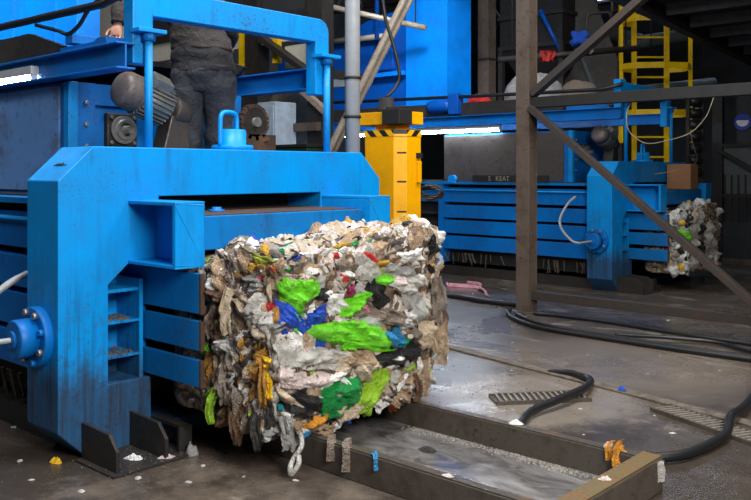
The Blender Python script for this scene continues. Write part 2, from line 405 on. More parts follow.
        for z in (.45, .62, .79, .96): rs.box(-4.55, -3.1, y0+.05, y1, z, z+.05)
        rs.build('rear_ribs', DARK, b)
        st = MB()
        for k in range(60):
            x = R.uniform(-4.4, -.45); q = R.uniform(.02, .06)
            st.bar((x, y0+.06, .16+R.uniform(0, .1)), (x+R.uniform(-.05, .05), y0+.02, .36), .01, R.uniform(.01, .03))
        tag(st.build('hanging_shreds', SHRED, b), kind='stuff')
    MB().lathe((-2.9, .24, 1.53), (0, -1, 0), [(-.03, .075), (.03, .075), (.03, .03), (.035, .03)], 24).build('lifting_eye', BLUE, b)
    MB().tube(smooth_path([(-1.48, .14, 1.49), (-1.48, .12, 1.60), (-1.4, .12, 1.61), (-1.25, .12, 1.60), (-1.22, .14, 1.49)], 4), .012).build('grab_handle', BLUE, b)
    return b

baler1 = make_baler()
tag(baler1, 'big bright blue horizontal baling press in the left foreground with bale in its outlet', 'baling press')
baler2 = copy_tree(baler1); baler2.location = (-.85, 8.35, 0)
tag(baler2, 'second blue baling press standing in the dark background behind the brown steel frame', 'baling press')

for ch in baler2.children:
    if ch.name.split('.')[0] in ('conveyor_beam', 'conveyor_trough', 'hand_rail', 'beam_bracket', 'gantry_frame'): ch.location.z += .12
    if ch.name.startswith('hopper'):
        for g in ch.children:
            if g.name.startswith('side_sheet'): g.material_slots[0].link = 'OBJECT'; g.material_slots[0].material = SHEET2

# ink scrawl on the chamfer is part of the near portal
sc = MB(); q0 = Vector((-.2, .095, 1.69)); e1 = Vector((1, 0, 0)); e2 = Vector((0, .73, .68))
pts = [(-.02, -.01), (0, .012), (.012, -.01), (.02, .015), (.03, -.008), (.042, .008), (.05, -.008), (.06, .02), (.066, -.008), (.08, .004), (.095, -.004), (.11, .004)]
sc.tube([q0 + Vector((0, -.0015, .0015)) + e1*p[0] + e2*p[1] for p in pts], .003, 5)
for ch in baler1.children:
    if ch.name.startswith('portal_frame'): sc.build('ink_scrawl', BLACK, ch)

# fluorescent tubes under the conveyor beams
LAMP = emit('fluorescent_tube', (225, 240, 255), 90)
def tube_light(x0, x1, y, z, label):
    t = empty('tube_light', ((x0+x1)/2, y, z), label, 'tube light')
    xa = x0-(x0+x1)/2; xb = -xa
    MB().box(xa, xb, -.03, .03, .0, .06).build('lamp_housing', GALV, t)
    MB().cyl((xa+.03, 0, -.025), (xb-.03, 0, -.025), .024, seg=14).build('lamp_tube', LAMP, t)
    for x in (xa+.02, xb-.02): MB().box(x-.012, x+.012, -.02, .02, -.045, 0).build('tube_holder', PALE, t)
tube_light(-2.9, -1.25, .463, 2.335, 'glowing fluorescent tube on the blue beam at the left picture edge')
tube_light(-5.2, -3.0, 8.85, 2.345, 'glowing fluorescent tube right of the yellow column under the rear blue beam')
tube_light(-7.0, -5.25, 8.85, 2.345, 'glowing fluorescent tube behind the grey pipe and yellow column')
# ---------------------------------------------------------------- bales
FILM = {}
for nm, c, r_, d in (('white', (244, 242, 238), .34, .35), ('whitefilm', (222, 219, 212), .28, .3), ('clear', (214, 216, 212), .2, .12), ('beige', (204, 184, 158), .45, .45),
        ('tan', (178, 150, 122), .45, .5), ('grey', (168, 166, 164), .35, .4), ('greybrown', (134, 120, 108), .45, .5), ('brown', (104, 76, 54), .5, .4), ('black', (26, 26, 30), .25, .08),
        ('dark', (48, 44, 42), .45, .2), ('lime', (112, 214, 34), .32, .1), ('lime2', (150, 196, 46), .35, .15), ('lime3', (176, 190, 60), .4, .3), ('blue', (22, 74, 186), .32, .12), ('royal', (26, 84, 196), .3, .15),
        ('cyan', (40, 132, 186), .35, .3), ('teal', (10, 140, 150), .35, .1), ('dkgreen', (8, 138, 62), .3, .08), ('yellow', (246, 194, 24), .4, .15), ('gold', (206, 158, 50), .45, .45),
        ('amber', (176, 126, 50), .4, .45), ('orange', (214, 112, 44), .5, .3), ('orange2', (214, 142, 40), .45, .25), ('red', (206, 46, 42), .4, .2), ('pink', (222, 150, 160), .4, .3), ('pinkwhite', (222, 204, 200), .4, .35), ('magenta', (150, 32, 84), .35, .2)):
    FILM[nm] = film(nm + '_film', c, r_, d, {'clear': .55, 'whitefilm': .82}.get(nm, 1.))
WORD = {'white': 'white', 'whitefilm': 'dirty white', 'clear': 'clear', 'beige': 'beige', 'tan': 'tan', 'grey': 'grey', 'greybrown': 'grey-brown', 'brown': 'brown', 'black': 'black', 'dark': 'dark grey',
        'lime': 'lime green', 'lime2': 'yellow-green', 'lime3': 'olive yellow', 'blue': 'blue', 'royal': 'royal blue', 'cyan': 'light blue', 'teal': 'teal', 'dkgreen': 'dark green', 'yellow': 'yellow', 'gold': 'golden',
        'amber': 'amber', 'orange': 'orange', 'orange2': 'orange', 'red': 'red', 'pink': 'pink', 'pinkwhite': 'pinkish white', 'magenta': 'magenta'}
def bale_core_mat():
    k = NT('compressed_waste')
    w = k.n('ShaderNodeVectorMath', operation='ADD'); k.l(k.co, w.inputs[0])
    nz = k.n('ShaderNodeTexNoise'); nz.inputs['Scale'].default_value = 6; nz.inputs['Detail'].default_value = 5; k.l(k.co, nz.inputs['Vector'])
    sc_ = k.n('ShaderNodeVectorMath', operation='SCALE'); sc_.inputs['Scale'].default_value = .35; k.l(nz.outputs['Color'], sc_.inputs[0]); k.l(sc_.outputs[0], w.inputs[1])
    v = k.n('ShaderNodeTexVoronoi'); v.inputs['Scale'].default_value = 24; k.l(w.outputs[0], v.inputs['Vector'])
    sep = k.n('ShaderNodeSeparateColor'); k.l(v.outputs['Color'], sep.inputs[0])
    pal = [(118, 100, 84), (178, 164, 148), (74, 60, 50), (150, 128, 104), (196, 188, 178), (94, 74, 58), (134, 122, 112), (52, 46, 42), (168, 150, 130), (106, 84, 60), (206, 200, 192), (84, 72, 62), (146, 118, 84), (60, 52, 48)]
    c = k.ramp(sep.outputs[0], [(i/len(pal), lin(p)) for i, p in enumerate(pal)], 'CONSTANT')
    n2 = k.noise(40, 5, .65)
    c = k.mix(k.ramp(n2, [(.55, 0.0), (.7, .6)]), c, lin((64, 50, 38)))
    k.set('Base Color', c); k.set('Roughness', .5)
    k.bump(k.math('ADD', n2, k.noise(90, 3)), .7, .02); return k.m
CORE = bale_core_mat()

class Bale:
    def __init__(s, u0, u1, v0, v1, z0, zl, zr, seed, step):
        s.u0, s.u1, s.v0, s.v1, s.z0, s.zl, s.zr, s.seed, s.step = u0, u1, v0, v1, z0, zl, zr, seed, step
    def top(s, u, v):
        t = min(1, max(0, (v-s.v0-.15)/(s.v1-s.v0-.35))); t = t*t*(3-2*t)
        e = min(1, max(0, (u-s.step)/.12))
        lo = min(s.zl, 1.155)
        return lo + (s.zl + (s.zr-s.zl)*t - lo)*e
    def pt(s, face, a, b):
        u0, u1, v0, v1, z0 = s.u0, s.u1, s.v0, s.v1, s.z0
        if face == 'F':
            u, v, z = u1, a, b
            if v < v0: u -= v0-v; v = v0
            if v > v1: u -= v-v1; v = v1
            zt = s.top(u1, v)
            if z > zt: u -= z-zt; z = zt
            if z < z0-.03: u -= (z0-z)*.5
        elif face in 'LR':
            u, v, z = a, (v0 if face == 'L' else v1), b
            sg = 1 if face == 'L' else -1
            if u > u1: v += sg*(u-u1); u = u1
            zt = s.top(u, v)
            if z > zt: v += sg*(z-zt); z = zt
        else:
            u, v = a, b; d = 0
            if u > u1: d += u-u1; u = u1
            if v < v0: d += v0-v; v = v0
            if v > v1: d += v-v1; v = v1
            z = s.top(u, v)-d
        return s.surf(Vector((u, v, z)))
    def surf(s, p):
        r = .13; zt = s.top(p.x, p.y)
        c = Vector((min(max(p.x, s.u0+r), s.u1-r), min(max(p.y, s.v0+r), s.v1-r), min(max(p.z, s.z0+r), zt-r)))
        n = p-c
        if n.length < 1e-5: n = Vector((0, 0, 1))
        n.normalize()
        k = r + (max(0, (p-c).length-r)*.35)
        q = c + n*k
        o = Vector((s.seed*3.7, s.seed*1.3, 0))
        d = .055*noise.noise(q*2.6+o) + .05*(abs(noise.noise(Vector((q.x*5, q.y*4.2, q.z*9))+o))-.25) + .028*noise.noise(q*11+o) + .014*noise.noise(q*26+o)
        lim = 1.0
        if q.x < .56: lim = .35                      # held between the outlet walls
        return q + n*d*lim, n
    def core(s, name, mat, parent, N=72):
        mb = MB()
        for f in 'FLTRBD':
            vs = []
            for i in range(N+1):
                for j in range(N+1):
                    a, b = i/N, j/N
                    if f == 'F': p = Vector((s.u1, s.v0+(s.v1-s.v0)*a, s.z0+(s.top(s.u1, s.v0+(s.v1-s.v0)*a)-s.z0)*b))
                    elif f == 'B': p = Vector((s.u0, s.v0+(s.v1-s.v0)*a, s.z0+(s.top(s.u0, s.v0+(s.v1-s.v0)*a)-s.z0)*b))
                    elif f in 'LR':
                        u = s.u0+(s.u1-s.u0)*a; v = s.v0 if f == 'L' else s.v1
                        p = Vector((u, v, s.z0+(s.top(u, v)-s.z0)*b))
                    else:
                        u = s.u0+(s.u1-s.u0)*a; v = s.v0+(s.v1-s.v0)*b
                        p = Vector((u, v, s.top(u, v) if f == 'T' else s.z0))
                    vs.append(s.surf(p)[0])
            mb.add(vs, [(i*(N+1)+j, (i+1)*(N+1)+j, (i+1)*(N+1)+j+1, i*(N+1)+j+1) for i in range(N) for j in range(N)], True)
        return mb.build(name, mat, parent)
    def film(s, mb, face, poly, off, bulge, wr, rr, R_=8, S=30):
        cx = sum(p[0] for p in poly)/len(poly); cy = sum(p[1] for p in poly)/len(poly)
        xx = sum((p[0]-cx)**2 for p in poly); yy = sum((p[1]-cy)**2 for p in poly); xy = sum((p[0]-cx)*(p[1]-cy) for p in poly)
        th = .5*math.atan2(2*xy, xx-yy) + rr.uniform(-.3, .3); ct, st = math.cos(th), math.sin(th)
        sd = rr.uniform(0, 90); f1 = rr.uniform(13, 22); f2 = rr.uniform(3, 6)
        rim = []
        for j in range(S):
            w = 2*PI*j/S; dx, dy = math.cos(w), math.sin(w); best = .01
            for i in range(len(poly)):
                ax, ay = poly[i][0]-cx, poly[i][1]-cy; bx_, by_ = poly[(i+1) % len(poly)][0]-cx, poly[(i+1) % len(poly)][1]-cy
                ex, ey = bx_-ax, by_-ay; den = dx*ey-dy*ex
                if abs(den) < 1e-9: continue
                t = (ax*ey-ay*ex)/den; q = (ax*dy-ay*dx)/den
                if t > best and -1e-6 <= q <= 1+1e-6: best = t
            rim.append(best*(1+.22*noise.noise(Vector((dx*3.2+sd, dy*3.2, sd)))+.16*noise.noise(Vector((dx*9, dy*9+sd, 2)))))
        vs = []
        for i in range(R_+1):
            ro = i/R_
            for j in range(S):
                w = 2*PI*j/S; x = math.cos(w)*rim[j]*ro; y = math.sin(w)*rim[j]*ro
                al = x*ct+y*st; ac = -x*st+y*ct
                h = off*(1-.6*ro**3) + bulge*(1-ro*ro)
                h += wr*(abs(noise.noise(Vector((al*f2, ac*f1, sd))))*2.2-.6)*(1-.35*ro) + wr*.7*(abs(noise.noise(Vector((al*9, ac*38, sd+9))))*1.6-.4)
                p, n = s.pt(face, cx+x, cy+y)
                vs.append(p + n*h)
        fs = [(i*S+j, i*S+(j+1) % S, (i+1)*S+(j+1) % S, (i+1)*S+j) for i in range(R_) for j in range(S)]
        return mb.add(vs, fs, True)
    def rnd_poly(s, face, rr, size):
        u0, u1, v0, v1, z0 = s.u0+.12, s.u1, s.v0, s.v1, s.z0
        if face == 'F': a, b = rr.uniform(v0-.02, v1), rr.uniform(z0, s.zl+.04)
        elif face in 'LR': a, b = rr.uniform(.42, u1), rr.uniform(z0, s.zl)
        else: a, b = rr.uniform(max(.47, s.step+.05), u1), rr.uniform(v0, v1)
        L = size*rr.uniform(.7, 1.7); W = L*(rr.uniform(.25, .65) if face in 'LR' else rr.uniform(.28, .75))
        th = {'F': rr.gauss(.1, .7), 'L': rr.gauss(PI/2, .75), 'R': rr.gauss(PI/2, .4), 'T': rr.uniform(0, PI)}[face]
        n = rr.randint(6, 9); po = []
        for i in range(n):
            w = 2*PI*i/n+rr.uniform(-.25, .25); q = rr.uniform(.65, 1.15)
            x, y = math.cos(w)*L*q, math.sin(w)*W*q
            po.append((a+x*math.cos(th)-y*math.sin(th), b+x*math.sin(th)+y*math.cos(th)))
        return po
PAL = {'F': 'white white white white whitefilm whitefilm whitefilm beige beige grey grey tan tan greybrown greybrown greybrown brown black pinkwhite pinkwhite clear'.split(),
       'L': 'brown brown greybrown greybrown greybrown tan tan beige beige beige grey grey dark whitefilm whitefilm white amber'.split(),
       'T': 'white white white whitefilm whitefilm beige beige beige tan tan tan pinkwhite pinkwhite grey greybrown gold'.split(),
       'R': 'greybrown greybrown tan beige grey whitefilm brown'.split()}
def merge_scraps(pieces, name, parent):
    """the many smallest scraps: one mesh carrying several materials"""
    mb = MB(); idx = []; mats = []
    for m, col in pieces:
        if col not in mats: mats.append(col)
        mb.add(m.v, m.f, True); idx += [mats.index(col)]*len(m.f)
    o = mb.build(name, FILM[mats[0]], parent)
    for c in mats[1:]: o.data.materials.append(FILM[c])
    if len(idx) == len(o.data.polygons): o.data.polygons.foreach_set('material_index', idx)
    return tag(o, kind='stuff')
NAMED=[
('lime','F',[(0.7,1.04),(0.8,1.06),(1.02,1.03),(1.0,0.96),(0.92,0.92),(0.88,0.81),(0.84,0.77),(0.79,0.82),(0.82,0.92),(0.74,0.95),(0.71,1.02)]),
('blue','F',[(0.68,0.96),(0.74,0.94),(0.82,0.91),(0.89,0.82),(0.85,0.74),(0.74,0.77),(0.68,0.84)]),
('blue','F',[(0.92,0.86),(1.08,0.9),(1.1,0.8),(1.0,0.79),(0.88,0.77)]),
('white','F',[(1.06,0.95),(1.23,0.94),(1.29,0.86),(1.23,0.81),(1.12,0.82)]),
('magenta','F',[(1.25,0.98),(1.31,0.99),(1.34,0.94),(1.33,0.89),(1.26,0.9)]),
('lime','F',[(1.29,0.93),(1.44,0.94),(1.46,0.87),(1.34,0.81),(1.24,0.79),(1.18,0.81)]),
('lime','F',[(0.88,0.76),(1.0,0.78),(1.2,0.78),(1.5,0.74),(1.59,0.64),(1.67,0.55),(1.43,0.58),(1.21,0.62),(1.0,0.71)]),
('greybrown','F',[(1.43,0.81),(1.64,0.81),(1.8,0.73),(1.69,0.69),(1.48,0.74)]),
('black','F',[(1.42,0.95),(1.5,1.01),(1.55,0.98),(1.63,0.83),(1.54,0.81),(1.46,0.89)]),
('whitefilm','F',[(1.61,0.97),(1.74,1.0),(1.91,0.99),(1.97,0.95),(1.84,0.88),(1.71,0.89)]),
('clear','F',[(1.71,0.89),(1.89,0.88),(1.95,0.72),(1.88,0.67),(1.76,0.74)]),
('lime','F',[(1.48,1.0),(1.54,1.03),(1.69,1.0),(1.65,0.96),(1.54,0.95)]),
('cyan','F',[(1.55,0.67),(1.7,0.68),(1.74,0.63),(1.71,0.56),(1.59,0.58)]),
('black','F',[(1.4,0.56),(1.67,0.55),(1.92,0.52),(1.93,0.45),(1.74,0.43),(1.54,0.46),(1.43,0.51)]),
('black','F',[(1.69,0.57),(1.89,0.56),(1.94,0.49),(1.92,0.45),(1.74,0.48)]),
('dkgreen','F',[(1.0,0.41),(1.12,0.46),(1.31,0.44),(1.36,0.36),(1.25,0.28),(1.12,0.25),(1.02,0.3)]),
('white','F',[(1.11,0.47),(1.14,0.46),(1.18,0.4),(1.21,0.34),(1.18,0.34),(1.14,0.39)]),
('white','F',[(1.21,0.35),(1.19,0.45),(1.22,0.45),(1.24,0.39),(1.24,0.34)]),
('lime2','F',[(1.27,0.28),(1.36,0.37),(1.43,0.46),(1.64,0.44),(1.59,0.36),(1.43,0.28),(1.34,0.26)]),
('lime2','F',[(1.38,0.28),(1.44,0.27),(1.48,0.15),(1.43,0.14),(1.38,0.21)]),
('beige','F',[(1.32,0.53),(1.38,0.56),(1.41,0.49),(1.43,0.39),(1.34,0.41),(1.29,0.47)]),
('royal','F',[(1.24,0.22),(1.28,0.21),(1.3,0.13),(1.26,0.12)]),
('white','F',[(1.47,0.25),(1.57,0.25),(1.67,0.18),(1.65,0.14),(1.52,0.17)]),
('tan','F',[(1.63,0.27),(1.76,0.29),(1.86,0.23),(1.84,0.12),(1.72,0.11),(1.65,0.18)]),
('orange','F',[(1.72,0.09),(1.79,0.08),(1.8,-0.01),(1.73,-0.0)]),
('yellow','F',[(0.59,0.56),(0.65,0.57),(0.68,0.41),(0.62,0.41)]),
('yellow','F',[(0.59,0.65),(0.67,0.65),(0.67,0.59),(0.61,0.59)]),
('black','F',[(0.68,0.47),(0.88,0.45),(1.0,0.37),(1.04,0.31),(0.88,0.3),(0.74,0.34)]),
('teal','F',[(0.71,0.4),(0.75,0.39),(0.75,0.35),(0.71,0.36)]),
('pinkwhite','F',[(0.67,0.57),(0.85,0.55),(1.06,0.51),(1.08,0.44),(0.88,0.45),(0.73,0.49)]),
('white','F',[(0.98,0.48),(1.16,0.5),(1.26,0.47),(1.16,0.45),(1.04,0.41),(0.98,0.43)]),
('beige','F',[(0.68,0.51),(0.76,0.46),(0.88,0.34),(0.85,0.33),(0.73,0.42)]),
('orange2','F',[(0.85,0.27),(0.96,0.29),(1.07,0.28),(1.06,0.25),(0.91,0.24)]),
('cyan','F',[(0.86,0.2),(0.92,0.23),(0.98,0.22),(0.96,0.19),(0.88,0.18)]),
('white','F',[(1.08,0.18),(1.2,0.19),(1.26,0.13),(1.14,0.12)]),
('tan','F',[(0.92,0.21),(1.12,0.21),(1.24,0.16),(1.16,0.12),(0.96,0.15)]),
('whitefilm','F',[(0.74,0.73),(0.96,0.7),(1.16,0.62),(1.32,0.56),(1.2,0.51),(0.92,0.55),(0.71,0.62)]),
('tan','F',[(1.16,0.61),(1.38,0.59),(1.41,0.51),(1.2,0.51)]),
('pink','F',[(0.9,0.69),(0.95,0.7),(0.97,0.63),(0.91,0.63)]),
('royal','F',[(0.97,0.7),(1.08,0.68),(1.09,0.64),(0.98,0.65)]),
('pink','F',[(1.4,0.84),(1.48,0.84),(1.48,0.79),(1.42,0.8)]),
('beige','F',[(1.87,0.68),(1.98,0.7),(2.06,0.61),(2.02,0.5),(1.92,0.51),(1.88,0.59)]),
('tan','F',[(1.73,0.4),(1.92,0.39),(1.96,0.32),(1.76,0.32),(1.65,0.34)]),
('lime2','F',[(1.74,0.41),(1.84,0.43),(1.87,0.39),(1.78,0.36)]),
('whitefilm','F',[(1.64,0.73),(1.78,0.73),(1.83,0.66),(1.72,0.66)]),
('red','F',[(0.63,1.14),(0.67,1.15),(0.69,1.11),(0.65,1.11)]),
('lime3','F',[(0.44,1.25),(0.57,1.25),(0.71,1.19),(0.57,1.16),(0.53,1.14),(0.5,1.19)]),
('gold','F',[(0.46,1.1),(0.49,1.15),(0.54,1.16),(0.53,1.13),(0.49,1.09)]),
('red','F',[(1.37,1.17),(1.43,1.17),(1.51,1.11),(1.61,1.1),(1.56,1.06),(1.46,1.06)]),
('gold','F',[(1.46,1.11),(1.62,1.11),(1.59,1.07),(1.5,1.08)]),
('red','F',[(1.13,1.19),(1.18,1.2),(1.2,1.15),(1.15,1.15)]),
('gold','F',[(1.17,1.28),(1.28,1.29),(1.32,1.26),(1.22,1.25)]),
('white','F',[(1.64,1.15),(1.86,1.16),(1.9,1.09),(1.72,1.08)]),
('tan','F',[(1.43,1.24),(1.57,1.24),(1.59,1.18),(1.44,1.18)]),
('black','F',[(1.96,1.22),(2.03,1.23),(2.06,1.13),(2.0,1.11)]),
('grey','F',[(1.41,1.26),(1.48,1.28),(1.5,1.24),(1.43,1.23)]),
('beige','L',[(0.72,0.94),(0.79,0.96),(0.9,0.85),(0.9,0.78),(0.84,0.77),(0.79,0.86)]),
('amber','L',[(1.01,0.92),(1.09,0.92),(1.09,0.84),(1.02,0.82)]),
('amber','L',[(0.91,0.71),(0.98,0.75),(1.01,0.69),(0.95,0.59),(0.9,0.61)]),
('amber','L',[(0.88,0.59),(0.96,0.61),(0.98,0.54),(0.9,0.49)]),
('white','L',[(0.48,1.05),(0.6,1.03),(0.62,0.98),(0.53,0.97)]),
('orange','L',[(0.42,0.81),(0.54,0.83),(0.54,0.78),(0.45,0.76)]),
('lime','L',[(0.38,0.63),(0.48,0.65),(0.52,0.61),(0.4,0.58)]),
('lime2','L',[(0.48,0.37),(0.57,0.43),(0.61,0.39),(0.53,0.29),(0.47,0.28)]),
('lime2','L',[(0.47,0.29),(0.53,0.3),(0.54,0.2),(0.48,0.2)]),
('grey','L',[(0.61,0.48),(0.75,0.54),(0.77,0.42),(0.67,0.39)]),
('brown','L',[(0.54,0.31),(0.67,0.34),(0.7,0.23),(0.57,0.21)]),
('brown','L',[(0.79,0.38),(0.86,0.39),(0.84,0.26),(0.77,0.27)]),
('grey','L',[(0.77,1.06),(0.91,1.08),(0.93,1.01),(0.83,0.98)]),
('brown','L',[(0.46,1.0),(0.67,0.98),(0.68,0.91),(0.52,0.91)]),
('lime2','L',[(0.88,0.33),(0.92,0.33),(0.92,0.28),(0.88,0.28)]),
('greybrown','F',[(0.62,0.81),(0.7,0.75),(0.71,0.65),(0.67,0.58),(0.62,0.7)]),
]
bale1 = empty('waste_bale', (0, 0, 0), 'large cube bale of crushed plastic bags coming out of the near blue press', 'bale')
B1 = Bale(.06, 1.05, .685, 2.15, .20, 1.20, 1.30, 1, .42)
B1.core('compressed_core', CORE, bale1)
rr = random.Random(11); small = []
for face, cnt in (('F', 210), ('L', 190), ('T', 210), ('R', 20)):
    for i in range(cnt):
        col = rr.choice(PAL[face])
        if rr.random() < .10: col = rr.choice(['lime2', 'blue', 'red', 'cyan', 'gold', 'pink', 'orange', 'black', 'dkgreen', 'black'])
        m = MB(); B1.film(m, face, B1.rnd_poly(face, rr, rr.choice([.022, .03, .038, .05, .065])), rr.uniform(.004, .024), rr.uniform(.0, .02), rr.uniform(.012, .03), rr, 5, 18)
        small.append((m, col))
merge_scraps(small, 'small_film_scraps', bale1)
nbag = 0
for face, cnt, sz in (('F', 16, .10), ('L', 14, .11), ('T', 14, .085), ('R', 4, .14)):
    for i in range(cnt):
        col = rr.choice(PAL[face]); m = MB()
        B1.film(m, face, B1.rnd_poly(face, rr, sz), rr.uniform(.015, .028), rr.uniform(.005, .03), rr.uniform(.026, .042), rr, 12, 44)
        tag(m.build('plastic_film', FILM[col], bale1), 'crumpled %s plastic film' % WORD[col]); nbag += 1
for k, (col, face, poly) in enumerate(NAMED):
    gx = sum(p[0] for p in poly)/len(poly); gy = sum(p[1] for p in poly)/len(poly); poly = [(gx+(p[0]-gx)*1.03, gy+(p[1]-gy)*1.03) for p in poly]
    m = MB(); area = abs(sum(poly[i-1][0]*poly[i][1]-poly[i][0]*poly[i-1][1] for i in range(len(poly))))/2
    B1.film(m, face, poly, .028+.0012*(k % 9), min(.03, .006+area*.3), .036 if area > .01 else .022, rr, 14, 52)
    tag(m.build('plastic_bag' if area > .006 else 'plastic_scrap', FILM[col], bale1), 'crumpled %s plastic' % WORD[col])
# rags and cords that hang off the bale
def ribbon(mb, pts, w, rr, wave=.01):
    pts = smooth_path(pts, 6); vs = []
    for i, p in enumerate(pts):
        d = (pts[min(i+1, len(pts)-1)]-pts[max(i-1, 0)]).normalized(); sd = d.cross(Vector((.74, -.67, .25))).normalized()
        q = w*(1+.3*noise.noise(p*12)); nrm = d.cross(sd)
        for k in range(9):
            t = k/4-1; vs.append(p + sd*q*t*.5*(1+.3*noise.noise(Vector((p.z*30, t*.3, 3)))) + nrm*wave*(abs(noise.noise(Vector((p.z*7+p.x*5, t*3.2, p.x*9+p.y*7))))*3-.6))
    n = len(pts)
    mb.add(vs, [(i*9+k, i*9+k+1, i*9+k+10, i*9+k+9) for i in range(n-1) for k in range(8)], True); return mb
m = MB(); m.tube(smooth_path([(1.09, .84, .22), (1.12, .82, .16), (1.10, .78, .1), (1.13, .73, .07), (1.12, .745, .03), (1.15, .77, .08), (1.13, .79, .12)], 6), .014, 8)
tag(m.build('hanging_cord', FILM['whitefilm'], bale1), 'white twisted cord')
def hang(face, a, z, dz, w, col, sw=0.):
    p, n = B1.pt(face, a, z); tng = Vector((0, 1, 0)) if face == 'F' else Vector((1, 0, 0))
    m = MB(); ribbon(m, [p+n*.02, p+n*.05+Vector((0, 0, -dz*.35))+tng*sw*.4, p+n*.05+Vector((0, 0, -dz*.7))+tng*sw, p+n*.035+Vector((0, 0, -dz))+tng*sw*.8], w, rr, .03)
    tag(m.build('hanging_rag', FILM[col], bale1), 'hanging %s plastic rag' % WORD[col])
for a in ((.60, .90, .20, .05, 'greybrown'), (.72, 1.0, .26, .06, 'beige'),
          (.68, .55, .2, .05, 'greybrown'), (.98, .62, .24, .05, 'amber'), (.62, .42, .2, .05, 'lime2'), (.76, .36, .22, .06, 'brown'), (.93, .34, .2, .05, 'dark')):
    hang('L', *a, sw=rr.uniform(-.05, .05))
for a in ((2.04, .96, .3, .09, 'greybrown'), (2.06, .62, .24, .08, 'beige'), (1.98, .42, .22, .07, 'tan'), (1.86, .36, .18, .05, 'brown'), (.75, .34, .2, .08, 'grey'), (2.08, .8, .34, .09, 'tan')):
    hang('F', *a, sw=rr.uniform(-.04, .04))

bale2 = empty('waste_bale', (-.85, 8.35, 0), 'smaller pale waste bale at the outlet of the far press behind the diagonal brace', 'bale')
B2 = Bale(.10, .74, .70, 1.95, .22, 1.14, 1.20, 5, .43)
B2.core('compressed_core', CORE, bale2, 36)
small = []
for face, cnt in (('F', 60), ('L', 90), ('T', 24)):
    for i in range(cnt):
        col = rr.choice('white white whitefilm whitefilm clear grey grey beige greybrown dark black'.split()); m = MB()
        po = B2.rnd_poly(face, rr, rr.choice([.06, .08, .1]))
        if face == 'L': po = [(a+.06, b) for a, b in po]
        B2.film(m, face, po, rr.uniform(.01, .03), rr.uniform(.01, .05), .03, rr, 5, 16); small.append((m, col))
merge_scraps(small, 'small_film_scraps', bale2)
for face, a, b, sz, col in (('L', .70, .80, .12, 'lime'), ('F', .74, .78, .12, 'lime'), ('L', .68, .96, .07, 'yellow'), ('L', .50, .74, .12, 'pinkwhite'), ('L', .56, .30, .12, 'white'), ('L', .68, .34, .09, 'yellow'), ('L', .50, .98, .14, 'white'), ('L', .48, .56, .07, 'magenta'), ('L', .70, 1.05, .1, 'grey'), ('F', .95, .9, .2, 'clear'), ('F', 1.2, .6, .16, 'black'), ('F', 1.1, 1.05, .2, 'clear'), ('F', 1.5, .8, .2, 'whitefilm'), ('F', .9, .4, .16, 'grey'), ('T', .66, .9, .08, 'gold')):
    po = [(a+sz*.8*math.cos(t)*rr.uniform(.6, 1), b+sz*math.sin(t)*rr.uniform(.6, 1)) for t in [i*PI/4 for i in range(8)]]
    m = MB(); B2.film(m, face, po, .045, .04, .03, rr)
    tag(m.build('plastic_bag', FILM[col], bale2), 'crumpled %s plastic' % WORD[col])
# ---------------------------------------------------------------- discharge channel
GRB = plain('worn_grate_metal', (140, 132, 122), .5, .2, .5, 20)
ch = empty('discharge_channel', (1.3, 1.45, 0), 'low rusty steel channel on the wet floor carrying the near bale', 'steel channel')
def rail(y0, y1, name, inner):
    m = MB(); m.box(-.86, 1.25, y0, y1, 0, .165)
    o = m.build(name, CHAN, ch, .006)
    m = MB(); m.box(-.86, 1.25, y0+.004, y1-.004, .165, .172); m.build('worn_top_edge', RAILTOP, o)
    return o
r1_ = rail(-.50, -.44, 'side_rail', 1); r2_ = rail(.42, .49, 'side_rail', -1)
eb = MB().box(1.25, 1.36, -.50, .49, 0, .175).build('end_bar', CHAN, ch, .008)
MB().box(1.255, 1.355, -.49, .48, .175, .184).build('mossy_top', MOSSY, eb)
def wet_sheet():
    k = NT('wet_steel_sheet'); n1 = k.noise(2.4, 6, .65, dist=1.2, stretch=(1, 2.2, 1)); n2 = k.noise(14, 5, .7)
    b = k.mix(k.ramp(n1, [(.4, 0.0), (.66, 1.0)]), lin((82, 79, 79)), lin((138, 135, 134)))
    b = k.mix(k.ramp(n2, [(.6, 0.0), (.75, .6)]), b, lin((150, 144, 136)))
    k.set('Base Color', b); k.set('Roughness', k.ramp(n1, [(.35, .06), (.7, .26)])); k.set('Metallic', .15)
    k.bump(k.math('ADD', n1, k.math('MULTIPLY', n2, .4)), .22, .015); return k.m
MB().box(-.86, 1.25, -.44, .42, .004, .016).build('channel_floor', wet_sheet(), ch)
gr = MB(); q = random.Random(5)
for k in range(900):
    x = q.uniform(-.3, 1.22); y = .41 - abs(q.gauss(0, .03+.05*abs(noise.noise(Vector((x*4, 1, 1)))))); r = q.uniform(.003, .011)
    gr.lathe((x, y, .014), (q.uniform(-.4, .4), q.uniform(-.4, .4), 1), [(0, r), (r*.5, r*.7), (r*.8, .001)], 5)
tag(gr.build('grit_ridge', GRB, ch), kind='stuff')

